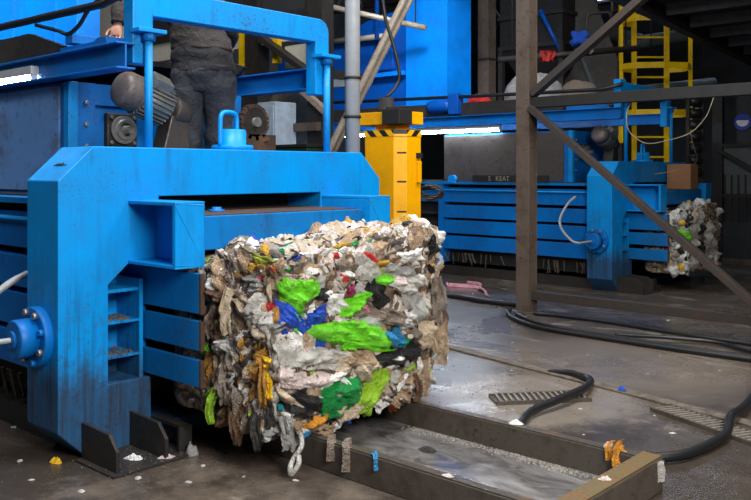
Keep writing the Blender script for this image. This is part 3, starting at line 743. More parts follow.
# rubble stuck under the bale, behind the rails
def scrap_mesh(rr, L, W, h, n=12):
    mb = MB(); vs = []; sd = rr.uniform(0, 50)
    for i in range(4):
        ro = (i+.001)/3
        for j in range(n):
            w = 2*PI*j/n; k = ro*(1+.3*noise.noise(Vector((math.cos(w)*1.7+sd, math.sin(w)*1.7, 0))))
            x, y = math.cos(w)*L*k, math.sin(w)*W*k
            vs.append((x, y, max(.002, h*(1-ro*ro)*(.6+abs(noise.noise(Vector((x*40, y*40, sd))))*1.6))))
    mb.add(vs, [(i*n+j, i*n+(j+1) % n, (i+1)*n+(j+1) % n, (i+1)*n+j) for i in range(3) for j in range(n)], True)
    return mb
def put_scrap(name, x, y, z, L, W, h, col, label, cat, rot=0., group=None):
    o = scrap_mesh(rr, L, W, h).build(name, FILM[col]); o.location = (x, y, z); o.rotation_euler.z = rot
    return tag(o, label, cat, group)
put_scrap('plastic_scrap', -.068, .02, 0, .05, .03, .03, 'yellow', 'small yellow scrap on the floor at the foot of the near press', 'litter')
put_scrap('plastic_scrap', .24, .33, .012, .06, .03, .03, 'white', 'white scrap lying between the two dark foot gussets', 'litter', .5)
put_scrap('plastic_scrap', .36, .47, .012, .05, .03, .02, 'pinkwhite', 'pale scrap lying right beside the second dark foot gusset', 'litter', 1.)
put_scrap('plastic_scrap', .40, .62, 0, .04, .04, .07, 'grey', 'grey crumpled scrap standing before the dark sill box', 'litter')
put_scrap('plastic_scrap', 1.78, 1.92, .172, .045, .03, .02, 'white', 'white scrap lying on the far rail of the channel', 'litter', .4)
put_scrap('plastic_scrap', 2.38, 1.9, .172, .035, .03, .03, 'pinkwhite', 'small pale scrap on the far rail above the orange rag', 'litter')
put_scrap('plastic_scrap', 2.60, 1.42, .184, .035, .022, .015, 'pinkwhite', 'pinkish scrap on the mossy end bar of the channel', 'litter', .7)
put_scrap('plastic_scrap', 2.0, .975, .172, .035, .02, .012, 'pinkwhite', 'small pinkish scrap on the near rail of the channel', 'litter')
put_scrap('plastic_scrap', 1.4, 1.57, .016, .06, .04, .025, 'dark', 'dark wet lump on the channel floor beside the bale', 'litter')
put_scrap('plastic_scrap', 1.62, 3.6, .02, .035, .02, .03, 'royal', 'small blue scrap lying on the drain edge strip', 'litter')
o = MB(); ribbon(o, [(1.52, .964, .185), (1.55, .945, .18), (1.56, .938, .12), (1.56, .936, .10)], .025, rr, .004)
tag(o.build('plastic_scrap', FILM['cyan']), 'light blue strip draped over the near channel rail', 'litter')
for x, y, dz in ((1.22, .938, .09), (1.34, .936, .12)):
    o = MB(); ribbon(o, [(x, .985, .186), (x, .955, .186), (x+.01, .936, .15), (x+.01, .934, .165-dz)], .045, rr, .004)
    tag(o.build('plastic_scrap', FILM['greybrown']), 'grey-brown wet rag over the near channel rail by the bale', 'litter', 'wet rags on the near rail')
o = MB(); ribbon(o, [(2.44, 1.93, .19), (2.45, 1.88, .19), (2.45, 1.862, .13), (2.46, 1.86, .08)], .07, rr, .02)
ribbon(o, [(2.40, 1.92, .18), (2.40, 1.87, .18), (2.41, 1.862, .12)], .05, rr, .02)
tag(o.build('orange_rag', FILM['orange2']), 'orange rag hanging from the far channel rail near the corner', 'rag')
o = MB()
ribbon(o, [(2.665, 1.88, .17), (2.668, 1.885, .12), (2.667, 1.89, .06)], .05, rr, .006)
o.v = [(max(x, 2.662), y, z) for x, y, z in o.v]
tag(o.build('plastic_scrap', FILM['whitefilm']), 'dirty white scrap stuck to the outer face of the end bar', 'litter')
# scattered crumbs
base = None
spots = [(-.888, .15), (-.239, -.106), (.1, -.2), (.5, .2), (.6, .55), (.75, .35), (-.6, -.4), (-.9, -.25), (.45, -.1), (.9, .6), (1.15, .75), (1.5, 2.3), (1.9, 2.5), (1.2, 2.5), (2.3, 2.9), (.9, 3.0), (1.6, 3.0), (2.05, 3.2), (.4, 3.4), (0, 4.6), (.8, 4.6), (1.5, 4.3), (-.8, 5.0), (-.2, 5.7), (-1.675, 7.0), (-.3, 7.2), (.6, 6.8), (-1.0, 7.6), (-2.2, 7.0), (1.3, 5.0), (1.9, 4.8), (-.6, 4.1)]
for i, (x, y) in enumerate(spots):
    if base is None: base = scrap_mesh(rr, .022, .014, .006).build('litter_scrap', FILM['whitefilm']); o = base
    else: o = base.copy(); C.objects.link(o)
    o.location = (x, y, 0); o.rotation_euler.z = rr.uniform(0, 6); s_ = rr.uniform(.5, 1.3); o.scale = (s_, s_, s_)
    tag(o, 'small pale scrap of plastic litter on the bare wet floor', 'litter', 'pale scraps strewn over the floor')
gv = MB()
for k in range(1500):
    t = rr.random()
    if t < .35: x, y = rr.gauss(.35, .3), rr.gauss(.45, .2)
    elif t < .7: x = rr.uniform(-.4, 2.8); y = 4.0-.215*(x+.35)+rr.gauss(0, .06)
    elif t < .85: x, y = rr.gauss(.9, .5), rr.gauss(3.1, .4)
    else: x, y = rr.uniform(-1, 3), rr.uniform(-.6, 6)
    if -.4 < x < .46 and .05 < y: z = .012 if (x > 0 and y < .6) else None
    else: z = 0
    if .4 < x < 2.7 and .93 < y < 1.98: z = None
    if z is None: continue
    r = rr.uniform(.0015, .006)
    gv.lathe((x, y, z), (0, 0, 1), [(0, r), (r*.6, r*.7), (r*.8, .0005)], 5)
tag(gv.build('floor_grit', SHRED), 'fine pale grit scattered over the wet floor', 'grit', kind='stuff')

# drain edge strip and lifted drain grates
dr = MB(); dr.bar((-.35, 4.02, .008), (2.9, 3.36, .008), .10, .016); 
tag(dr.build('drain_strip', rusty('rusty_drain_edge', (118, 108, 96), (52, 44, 38), .75, .7, 11), bevel=.004), 'long rusty drain edge strip crossing the wet floor', 'drain strip')
def grate(p, ang, L, W, label):
    g = empty('drain_grate', p, label, 'drain grate'); g.rotation_euler.z = ang
    m = MB(); m.box(0, L, 0, .02, 0, .028); m.box(0, L, W-.02, W, 0, .028); m.box(0, L, .02, W-.02, 0, .012)
    m.build('grate_frame', CHAN, g)
    for k in range(int(L/.045)):
        x = .03+k*.045
        MB().bar((x, .02, .02), (x+.02, W-.02, .02), .016, .016).build('grate_bar', GRB, g)
grate((1.13, 2.68, 0), math.atan2(.55, .45), .70, .23, 'short loose drain grate on the floor left under the black hose curve')
grate((1.98, 3.28, 0), math.atan2(-.30, .75), .98, .20, 'loose drain grate on the floor at the right under the rising hose')

# hoses
def hose(pts, r, label, n=10, mat=None, name='hose', seg=10):
    o = MB(); o.tube(smooth_path(pts, n), r, seg)
    return tag(o.build(name, mat or RUBBER), label, 'hose')
hose([(1.66, 2.12, .036), (1.52, 2.40, .036), (1.46, 2.62, .045), (1.482, 2.93, .062), (1.473, 3.30, .066), (1.36, 3.60, .05), (1.22, 3.72, .035), (1.08, 3.765, .03), (.90, 3.775, -.0)], .029, 'thick black hose curving over the loose grate behind the channel')
hose([(2.30, 2.06, .034), (2.42, 2.25, .034), (2.56, 2.48, .034), (2.60, 2.95, .036), (2.52, 3.30, .066), (2.49, 3.60, .05), (2.44, 4.0, .06), (2.42, 4.5, .2), (2.4, 5.0, .5)], .029, 'thick black hose rising over the right grate beside the channel end bar')
hose([(2.6, 5.27, .03), (1.98, 5.28, .03), (1.36, 5.26, .03), (.56, 5.28, .03), (-.15, 5.34, .03), (-.62, 5.60, .03), (-.93, 5.92, .03), (-.98, 6.05, .035)], .024, 'black hose on the floor, the front one passing the brown post foot')
hose([(2.6, 5.36, .03), (1.4, 5.36, .03), (.5, 5.40, .03), (-.1, 5.46, .03), (-.6, 5.74, .03), (-.86, 5.98, .03)], .023, 'black hose on the floor lying just behind the front hose')
hose([(2.6, 5.80, .03), (1.77, 5.95, .03), (1.28, 5.97, .03), (.33, 6.12, .028), (-.37, 6.13, .028), (-.66, 6.06, .03)], .023, 'black hose on the floor running closest to the low frame beam')
hose([(-1.08, 6.45, .03), (-1.67, 6.42, .03), (-2.2, 6.5, .03), (-2.9, 6.3, .03)], .03, 'thin black hose on the floor between bale and brown post')
hose([(.62, 5.50, .03), (1.1, 5.62, .05), (1.5, 5.78, .035), (1.9, 5.62, .03), (2.5, 5.55, .03)], .02, 'thin black cable looping between the floor hoses at the right')
o = MB(); ribbon(o, [(-1.9, 6.9, .02), (-2.2, 7.25, .03), (-2.5, 7.45, .02), (-2.85, 7.35, .03), (-3.0, 7.5, .02)], .06, rr, .015)
ribbon(o, [(-2.3, 7.3, .03), (-2.6, 7.72, .03), (-2.9, 7.8, .02)], .05, rr, .015)
o.v = [(x, y, max(.004, z)) for x, y, z in o.v]
tag(o.build('plastic_ribbon', film('pink_ribbon', (240, 172, 186), .4, .15)), 'pink plastic ribbon on the floor behind the bale', 'ribbon')
hose([(-.62, .12, 1.02), (-.62, .02, .98), (-.63, -.10, .90), (-.66, -.22, .80), (-.72, -.36, .68), (-.8, -.5, .5), (-.9, -.6, .3), (-1.0, -.7, .03)], .022, 'pale grey hydraulic hose hanging from the near press side at the left edge', mat=GALV, name='hydraulic_hose')
hose([(-1.09, 7.89, .695), (-1.2, 7.88, .72), (-1.42, 8.0, .86), (-1.55, 8.18, 1.0), (-1.5, 8.3, 1.2), (-1.45, 8.43, 1.3)], .018, 'pale grey hydraulic hose on the far press side cylinder', mat=GALV, name='hydraulic_hose')
STEELP = rusty('pale_painted_steel', (168, 156, 140), (120, 96, 72), .35, .5, 5)
# ---------------------------------------------------------------- placing helpers: where a sight line of the photo meets a plane of the hall
FW = Vector((-.6749, .7379, 0)); RT = Vector((.7379, .6749, 0)); CAM = Vector((4.492, -2.271, 1.65))
def at(px, py, t):
    return CAM + (FW + RT*((px-375.5)/839) + Vector((0, 0, (172-py)/839)))*t
def aty(px, py, y):
    d = FW + RT*((px-375.5)/839) + Vector((0, 0, (172-py)/839)); return CAM + d*((y-CAM.y)/d.y)
def atx(px, py, x):
    d = FW + RT*((px-375.5)/839) + Vector((0, 0, (172-py)/839)); return CAM + d*((x-CAM.x)/d.x)

# ---------------------------------------------------------------- yellow column
def hazard_mat():
    k = NT('hazard_stripes'); sx = k.n('ShaderNodeSeparateXYZ'); k.l(k.co, sx.inputs[0])
    a = k.math('ADD', k.math('SUBTRACT', sx.outputs[0], sx.outputs[1]), sx.outputs[2])
    f = k.math('FRACT', k.math('MULTIPLY', a, 6.5))
    k.set('Base Color', k.mix(k.math('GREATER_THAN', f, .5), lin((232, 168, 0)), lin((24, 22, 20)))); k.set('Roughness', .5); return k.m
HAZ = hazard_mat()
yc = empty('yellow_column', (-.84, 3.80, 0), 'yellow box column with hazard striped rim behind the near press', 'machine column')
def octo(mb, hx, hy, c, z0, z1):
    mb.prism([(-hx+c, -hy), (hx-c, -hy), (hx, -hy+c), (hx, hy-c), (hx-c, hy), (-hx+c, hy), (-hx, hy-c), (-hx, -hy+c)], 'z', z0, z1); return mb
octo(MB(), .27, .19, .09, .05, 1.99).build('column_body', YEL, yc, .004)
octo(MB(), .275, .195, .09, 1.985, 2.045).build('striped_rim', HAZ, yc)
octo(MB(), .30, .22, .09, 0, .06).build('base_flange', YEL, yc)
for z in (1.28, 1.56, 1.83):
    MB().bar((.200, -.163, z), (.262, -.101, z), .012, .016).build('scale_mark', BLACK, yc)
MB().box(.265, .30, .03, .08, 1.55, 1.75).build('latch', YEL, yc, .004); MB().box(.27, .31, .03, .08, 1.78, 1.83).build('latch_stop', BLACK, yc)
MB().box(-.13, .13, -.10, .10, 2.04, 2.13).build('neck', YEL, yc)
hd = MB().box(-.34, .26, -.17, .15, 2.10, 2.22).build('head_box', YEL, yc, .006)
MB().box(.06, .275, -.22, -.03, 2.095, 2.24).build('control_box', BLACK, hd, .006)
mo = MB().lathe((-.06, -.02, 2.22), (0, 0, 1), [(0, .09), (.05, .09), (.05, .075), (.14, .075), (.15, .06)], 20); mo.box(-.15, .03, -.09, .05, 2.22, 2.27)
mo.build('head_motor', BLACK, yc)
pp_ = [(-.90, 3.78, 2.37), at(397, 85, 8.2), at(399, 70, 8.2), at(392, 40, 8.2), at(384, 10, 8.2), at(378, -60, 8.2), at(372, -200, 8.2)]
o = MB(); o.tube(smooth_path(pp_, 6), .017, 8); tag(o.build('power_cable', RUBBER), 'dark cable running up from the head of the yellow column', 'cable')
o = MB()
for k in range(4):
    c = at(431, 190, 8.3) + Vector((0, 0, -.015*k)); rr_ = .10+.008*k
    o.tube([c + RT*math.cos(a)*rr_ + Vector((0, 0, math.sin(a)*.055)) + FW*.02*math.sin(a*2+k) for a in [i*PI/10 for i in range(21)]], .010, 6)
hk = Vector((-.60, 3.9, at(431, 187, 8.3).z)); o.tube([hk, at(431, 186, 8.3)], .01, 6)
tag(o.build('cable_coil', RUBBER), 'coil of thin dark cable hung beside the yellow column', 'cable coil')

o = MB(); o.tube(smooth_path([(-1.35, .52, 2.70), (-1.0, .50, 2.62), (-.85, .50, 2.58), (-.70, .50, 2.62), (-.55, .50, 2.72), (-.35, .50, 2.76), (-.27, .56, 2.74)], 6), .014, 8)
tag(o.build('black_cable', RUBBER), 'black cable sagging along the top of the left conveyor beam', 'cable')
# grey standing pipe
gp = empty('standing_pipe', (-.375, 2.765, 0), 'light grey vertical pipe rising behind the right end of the near press', 'pipe')
MB().cyl((0, 0, 0), (0, 0, 7.2), .063, seg=24).build('pipe_body', GALV, gp)
for z in (2.11, 2.435, 3.4): MB().lathe((0, 0, z-.012), (0, 0, 1), [(0, .074), (.024, .074)], 24).build('pipe_clamp', DARK, gp)

# ---------------------------------------------------------------- steel frame at the right
sf = empty('steel_frame', (-.87, 6.23, 0), 'brown-grey braced steel frame across the right side with long diagonal', 'steel frame')
def hcol(x, y, z0, z1, w, name, parent, mat=STEEL):
    m = MB(); m.box(x-w/2, x+w/2, y-w/2, y-w/2+.02, z0, z1); m.box(x-w/2, x+w/2, y+w/2-.02, y+w/2, z0, z1); m.box(x-.012, x+.012, y-w/2, y+w/2, z0, z1)
    m.box(x+w/2-.015, x+w/2, y-w/2, y+w/2, z0, z1)
    o = m.build(name, mat, parent, .003); return o
hcol(0, 0, 0.015, 7.2, .18, 'column', sf); MB().box(-.15, .15, -.15, .15, 0, .016).build('base_plate', STEEL, sf)
hcol(3.3, 0, 0.015, 7.2, .18, 'column', sf); MB().box(3.15, 3.45, -.15, .15, 0, .016).build('base_plate', STEEL, sf)
MB().box(.09, 3.21, -.05, .05, .16, .26).build('lower_beam', STEELD, sf, .004)
ub = MB(); ub.box(.09, 3.21, -.06, .06, 2.40, 2.52); ub.build('upper_beam', BLACK, sf, .004)
MB().bar((.10, -.08, 2.40), (2.95, -.08, .10), .07, .10, (0, 1, 0)).build('diagonal_brace', STEELD, sf, .003)
d0 = MB(); d0.bar((.10, -.02, 2.56), (2.2, -.02, 4.02), .08, .12, (0, 1, 0)); d0.build('diagonal_brace', STEELD, sf, .003)
o = MB()
o.tube(smooth_path([at(635, 97, 9.1), at(627, 112, 9.0), at(629, 131, 9.0), at(645, 143, 9.0), at(665, 141, 9.0), at(690, 133, 9.0), at(705, 118, 9.0), at(711, 105, 9.0), at(715, 93, 9.05)], 6), .005, 6)
tag(o.build('hanging_wire', DUSTY), 'pale thin wire sagging in a loop from the upper frame beam', 'wire')
o = MB(); o.tube(smooth_path([at(690, 133, 9.02), at(694, 148, 9.4), at(697, 160, 10.5), at(690, 166, 11.6), at(668, 172, 11.9), at(655, 174, 12.0)], 6), .005, 6)
tag(o.build('hanging_wire', DUSTY), 'pale thin wire dropping from the sagging loop past the cardboard box', 'wire')

lp = MB().box(-3.25, -1.9, 8.44, 8.47, 1.50, 1.60).build('marking_strip', BLACK); lp.parent = baler2; lp.matrix_parent_inverse = Matrix.Translation((.85, -8.35, 0))
fc = bpy.data.curves.new('lettering', 'FONT'); fc.body = 'S   KEAT'; fc.size = .105; fc.extrude = .002
fo = bpy.data.objects.new('lettering', fc); C.objects.link(fo); bpy.context.view_layer.update()
fm = bpy.data.meshes.new_from_object(fo.evaluated_get(bpy.context.evaluated_depsgraph_get())); bpy.data.objects.remove(fo)
lo = bpy.data.objects.new('lettering', fm); C.objects.link(lo); fm.materials.clear(); fm.materials.append(DUSTY)
lo.parent = lp; lo.location = (-2.95, 8.436, 1.515); lo.rotation_euler = (PI/2, 0, 0)
# cardboard box on the far press
cb = empty('cardboard_box', (-.62, 10.16, 1.397), 'brown cardboard box standing on the outlet of the far press', 'box')
MB().box(-.18, .18, -.14, .14, 0, .37).build('box_body', WOOD, cb, .004)
MB().box(-.181, .181, -.02, .02, .34, .372).build('tape_strip', DUSTY, cb)

# ---------------------------------------------------------------- towers and chutes that feed the presses
tw = empty('feed_tower', (-3.5, 1.65, 2.72), 'tall bright blue sheet metal tower above the conveyor at the top left corner', 'feed tower')
tw_m = MB().box(-1.9, .85, -.13, .10, .0, 4.2); tw_m.build('tower_shell', TOWER, tw, .004)
for x in (-1.35, -.45, .45): MB().box(x-.02, x+.02, -.145, -.13, .0, 4.2).build('seam_strip', TOWER, tw)
tw2 = empty('feed_tower', (-5.1, 9.95, 2.83), 'tall bright blue tower above the far press right of the yellow column', 'feed tower')
MB().box(-.5, .46, -.35, .37, 0, 4.3).build('tower_shell', TOWER, tw2, .004)
MB().box(.44, .475, -.365, -.33, 0, 4.3).build('corner_strip', TOWER, tw2)
ft = empty('feed_chute', (-6.9, 9.8, 2.83), 'dark blue folded sheet hopper left of the tall far tower', 'feed chute')
m = MB(); m.prism([(-2.4, .0), (1.28, .0), (1.28, 1.75), (.9, 1.85), (.2, 1.75), (-.6, 1.45), (-2.4, 1.2)], 'y', -.12, .4)
m.build('chute_shell', CHUTE, ft, .005)
m = MB(); m.box(-.2, 1.28, -.3, -.12, .62, .70); m.build('chute_ledge', TOWER, ft)
m = MB(); m.box(.6, 1.0, -.22, -.12, .75, 1.55); m.build('side_plate', CHUTE, ft, .02)
MB().box(-2.4, 1.28, -.16, -.12, .0, .06).build('bottom_flange', STEEL, ft)
gm = empty('gear_motor', (-4.1, 8.87, 2.6), 'small blue gear motor on the far conveyor below the tall tower', 'motor')
MB().lathe((-.35, 0, .15), (1, 0, 0), [(0, .09), (.05, .11), (.40, .11), (.46, .08)], 20).build('motor_body', CHUTE, gm)
MB().box(.1, .30, -.08, .08, .0, .34).build('gearbox', CHUTE, gm, .01)

# diagonal pale pipes
def strut(p, q, r, label, mat=None, name='diagonal_pipe', cat='pipe', sq=None):
    m = MB()
    if sq: m.bar(p, q, sq[0], sq[1])
    else: m.cyl(p, q, r, seg=14)
    return tag(m.build(name, mat or STEELP), label, cat)
def ext(a, b, z0, z1):
    d = b-a; return a + d*((z0-a.z)/d.z), a + d*((z1-a.z)/d.z)
a, b = ext(at(352, 105, 10.4), at(404, 0, 10.4), .02, 7.17); strut(a, b, .045, 'pale diagonal pipe left one of the pair crossing the dark blue chute')
a, b = ext(at(358, 105, 10.5), at(411, 0, 10.5), .02, 7.17); strut(a, b, .03, 'thin pale diagonal pipe right one of the pair crossing the dark blue chute')
a, b = at(300, 0, 15.2), at(426, 28, 14.6); c_ = a.lerp(b, .5)
rp = empty('roof_pipe', c_, 'pale pipe under the roof sloping down to the tall tower', 'pipe'); MB().cyl(a-c_, b-c_, .05, seg=14).build('pipe_body', STEELP, rp)
for f_ in (.06, .5, .92): h_ = a.lerp(b, f_)-c_; MB().cyl(h_, (h_.x, h_.y, 7.2-c_.z), .012, seg=6).build('hanger_rod', DARK, rp)
strut(aty(331, 42, 9.54), aty(384, 36, 9.54), .055, 'short pale pipe level with the gantry beam behind the grey pipe')
strut(Vector(aty(377, 39, 9.44).to_tuple()[:2] + (7.19,)), aty(377, 39, 9.44), .04, 'thin blue vertical pipe in front of the dark blue chute', CHUTE, 'vertical_pipe')

# ---------------------------------------------------------------- structures behind the worker
cab = empty('sorting_cabin', aty(262, 172, 6.2).to_tuple()[:2] + (0,), 'pale panelled cabin on dark posts seen behind the worker', 'cabin')
ox = cab.location.x; X = lambda px: aty(px, 60, 6.2).x-ox
L1 = X(322)
for px in (250, 312, 20): MB().box(X(px)+.05, X(px)+.35, -.14, .10, 0, 4.9).build('cabin_post', DARK, cab)
MB().box(-7, L1, -.05, .08, 3.62, 3.93).build('cabin_fascia', CREAM, cab)
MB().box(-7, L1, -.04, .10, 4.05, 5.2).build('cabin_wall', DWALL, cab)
MB().box(X(86), X(126), -.09, -.04, 4.06, 5.1).build('cabin_window', CREAM, cab)
MB().box(-7, L1, -.12, .10, 3.93, 4.05).build('cabin_beam', DARK, cab); MB().box(-7, L1, -.10, 1.1, 3.02, 3.16).build('cabin_floor', DARK, cab)
MB().box(X(286), X(312), -.02, .06, 3.2, 3.55).build('cabin_window', CREAM, cab)
for px, z0, z1 in ((91, 3.6, 5.1), (248, 3.3, 3.98), (282, 3.3, 3.80)): MB().box(X(px)-.07, X(px)+.05, -.13, -.05, z0, z1).build('yellow_post', LYEL, cab)
MB().bar((X(270), -.20, 3.72), (X(324), -.20, 3.02), .08, .18, (0, 1, 0)).build('cabin_brace', DARK, cab)
MB().bar((X(302), -.2, 3.0), (X(250), -.2, 1.95), .08, .20, (0, 1, 0)).build('cabin_brace', STEEL, cab)
MB().bar((X(298), -.2, 3.05), (X(336), -.2, 2.5), .08, .10, (0, 1, 0)).build('cabin_brace', STEELP, cab)
MB().box(X(236), X(330), -.26, -.18, 2.24, 2.36).build('cross_bar', STEEL, cab)
sc_ = empty('switch_cabinet', aty(268, 172, 5.6).to_tuple()[:2] + (0,), 'pale blue-grey cabinet standing right of the worker behind the press', 'cabinet')
MB().box(-.24, .16, 0, .40, .08, 2.66).build('cabinet_body', PALE, sc_, .008); MB().box(-.22, .14, .02, .38, 0, .08).build('plinth', BLACK, sc_)
MB().box(-.21, .13, -.015, 0, .14, 2.60).build('door', PALE, sc_, .004); MB().box(.07, .09, -.04, -.015, 1.2, 1.36).build('handle', BLACK, sc_)
gb_ = empty('waste_bin', aty(300, 172, 5.45).to_tuple()[:2] + (0,), 'dark green box standing right of the pale cabinet', 'bin')
MB().box(-.3, .35, -.2, .3, 0, 1.98).build('bin_body', plain('dark_green_paint', (24, 52, 34), .6), gb_, .01); MB().box(-.32, .37, -.22, .32, 1.98, 2.02).build('bin_lid', BLACK, gb_, .004)
wall_sheet = tag(MB().box(aty(222, 0, 7.4).x, aty(318, 0, 7.4).x, 7.4, 7.46, 0, 3.3).build('partition_wall', PALE), 'pale grey partition wall behind the cabin posts', 'partition')
# sprocket wheel with chain beside the worker
sp = empty('chain_wheel', (-.92, 2.16, 2.06), 'grimy sprocket with chain right of the worker legs', 'chain wheel')
m = MB(); m.lathe((-.03, 0, 0), (1, 0, 0), [(0, .12), (.05, .12)], 28)
m.build('sprocket', DARK, sp)
m = MB(); m.lathe((-.088, 0, 0), (1, 0, 0), [(0, .04), (.14, .04)], 16); m.build('shaft', MOTOR, sp)
m = MB()
for k in range(22):
    w_ = 2*PI*k/22; c = Vector((-.005, math.cos(w_)*.135, math.sin(w_)*.135)); t = Vector((0, -math.sin(w_), math.cos(w_)))
    m.bar(c-t*.017, c+t*.017, .05 if k % 2 else .035, .03, Vector((0, math.cos(w_), math.sin(w_))))
m.build('chain', RUST, sp)
m = MB(); rr2 = random.Random(3)
for k in range(30):
    y, z = rr2.uniform(-.22, .2), rr2.uniform(-.53, -.12)
    m.bar((0, y, z), (rr2.uniform(-.03, .05), y+rr2.uniform(-.06, .06), z+rr2.uniform(-.05, .05)), .02, .03)
m.box(-.06, .02, -.25, .22, -.53, -.10)
m.build('chain_guard', RUST, sp)

# ---------------------------------------------------------------- far right background
fp = empty('steel_column', (-5.32, 11.8, 0), 'grey steel column right of the tall blue tower reaching the roof', 'column')
hcol(0, 0, 0, 7.2, .26, 'column_shaft', fp); MB().box(-.14, .14, -.14, .14, 3.9, 3.95).build('splice_plate', DARK, fp)
hp = empty('hopper_tank', (-4.3, 12.5, 0), 'black tapered hopper tank between tall tower and brown post', 'hopper')
m = MB()
def frus(m, h0, z0, h1, z1):
    m.add([(-h0, -h0, z0), (h0, -h0, z0), (h0, h0, z0), (-h0, h0, z0), (-h1, -h1, z1), (h1, -h1, z1), (h1, h1, z1), (-h1, h1, z1)], [(3,2,1,0), (4,5,6,7), (0,1,5,4), (1,2,6,5), (2,3,7,6), (3,0,4,7)])
frus(m, .7, 4.1, .7, 7.0); m.build('tank_body', BLACK, hp); m = MB(); frus(m, .15, 3.0, .72, 4.1); m.build('tank_cone', BLACK, hp)
for z in (4.1, 4.7, 5.4): MB().box(-.74, .74, -.74, .74, z-.04, z+.04).build('tank_band', DARK, hp)
for sx in (-.68, .68):
    for sy in (-.68, .68): MB().box(sx-.05, sx+.05, sy-.05, sy+.05, 0, 4.12).build('leg', DARK, hp)
ic = empty('inclined_conveyor', at(590, 172, 16.5).to_tuple()[:2] + (0,), 'grey enclosed conveyor climbing steeply behind the upper brace', 'conveyor')
p0 = at(612, 105, 16.5)-ic.location; p1 = at(548, -60, 16.8)-ic.location
MB().bar(p0, p1, .75, .5).build('conveyor_case', WALL, ic); MB().bar(p0+Vector((-.42, -.38, 0)), p1+Vector((-.42, -.38, 0)), .08, .56).build('case_rib', DARK, ic)
MB().bar(p0+Vector((.30, -.33, .0)), p1+Vector((.30, -.33, .0)), .08, .56).build('case_rib', DARK, ic)
MB().box(p0.x-.2, p0.x+.3, p0.y-.2, p0.y+.2, 0, p0.z+.1).build('support', DARK, ic)
MB().cyl(at(540, 10, 15.9)-ic.location, at(566, 62, 15.9)-ic.location, .04).build('blue_pipe', CHUTE, ic)
# hanging pipe with rags on it
hpz = empty('hanging_pipe', at(560, 56, 13.6), 'dark horizontal pipe hung from the roof carrying a red rag', 'pipe')
q0 = at(498, 60, 13.6)-hpz.location; q1 = at(640, 48, 13.6)-hpz.location
MB().cyl(q0, q1, .05).build('pipe_body', DARK, hpz)
for t in (.1, .9):
    q = q0.lerp(q1, t); MB().cyl(q, (q.x, q.y, 7.2-hpz.location.z), .012, seg=6).build('hanger_rod', DARK, hpz)
def rag(p, w, h, col, name, label, cat):
    m = MB(); vs = []; n = 9
    for i in range(n):
        for j in range(n):
            a, b_ = i/(n-1)-.5, j/(n-1)
            k = .02*noise.noise(Vector((a*6, b_*5, p.x)))*3
            wd = w*(1-.45*b_*(.5+noise.noise(Vector((b_*3, p.y, 1)))))
            vs.append(Vector(p) + RT*(a*wd) + FW*(-.065 - .03*math.sin(a*14) + k) + Vector((0, 0, .07-h*b_*(1+.4*noise.noise(Vector((a*4, 2, p.z)))))))
    m.add(vs, [(i*n+j, (i+1)*n+j, (i+1)*n+j+1, i*n+j+1) for i in range(n-1) for j in range(n-1)], True)
    vs2 = [Vector(p) + RT*(i/(n-1)-.5)*w + FW*x + Vector((0, 0, z)) for i in range(n) for x, z in ((-.065, .07), (.0, .085), (.065, .05), (.07, -h*.5))]
    m.add(vs2, [(i*4+k, i*4+k+1, i*4+k+5, i*4+k+4) for i in range(n-1) for k in range(3)], True)
    return tag(m.build(name, col), label, cat)
rag(q0.lerp(q1, .345)+hpz.location, .24, .16, FILM['red'], 'red_rag', 'red rag hung over the dark pipe right of the brown post', 'rag')
rag(q0.lerp(q1, .60)+hpz.location + Vector((0, 0, 0)), .30, .10, FILM['grey'], 'grey_rag', 'grey rag hung over the dark pipe near the ladder', 'rag')
bp_ = empty('bent_pipe', at(600, 30, 13.6), 'dark bent pipe loop hanging from the roof left of the yellow ladder', 'pipe')
MB().tube(smooth_path([Vector(v) - bp_.location for v in (at(612, -140, 13.6), at(612, 8, 13.6), at(608, 12, 13.6), at(590, 14, 13.6), at(587, 20, 13.6), at(587, 34, 13.6), at(592, 37, 13.6), at(610, 30, 13.6))], 4), .025, 8).build('pipe_body', DARK, bp_)
bb = MB(); 
def lump(mb, c, rx, ry, rz, sd, n=26, m_=16, lump_=.3):
    vs = []
    for i in range(m_+1):
        th = PI*i/m_
        for j in range(n):
            ph = 2*PI*j/n; d = Vector((math.sin(th)*math.cos(ph), math.sin(th)*math.sin(ph), math.cos(th)))
            k = 1 + lump_*noise.noise(d*1.6+Vector((sd, 0, 0))) + .35*lump_*abs(noise.noise(d*6+Vector((0, sd, 0))))
            vs.append(Vector(c) + Vector((d.x*rx, d.y*ry, max(-.75, d.z)*rz))*k)
    mb.add(vs, [(i*n+j, i*n+(j+1) % n, (i+1)*n+(j+1) % n, (i+1)*n+j) for i in range(m_) for j in range(n)], True); return mb
lump(bb, at(580, 40, 13.5), .16, .16, .12, 3, lump_=.6); tag(bb.build('plastic_bag', FILM['royal']), 'blue plastic bag snagged on the bent pipe by the yellow ladder', 'bag')
tag(lump(MB(), (-2.75, 9.4, 2.90), .50, .34, .36, 9).build('plastic_bag', FILM['grey']), 'big pale bag lying on the far conveyor behind the brown post', 'bag')
tag(lump(MB(), (-3.62, 9.12, 2.75), .22, .16, .17, 4).build('plastic_bag', FILM['red']), 'small red bag lying on the far conveyor right of the tall tower', 'bag')
tag(lump(MB(), (-2.05, 9.6, 2.83), .30, .26, .26, 14).build('plastic_bag', FILM['greybrown']), 'dull brown bag on the far conveyor right of the big pale bag', 'bag')

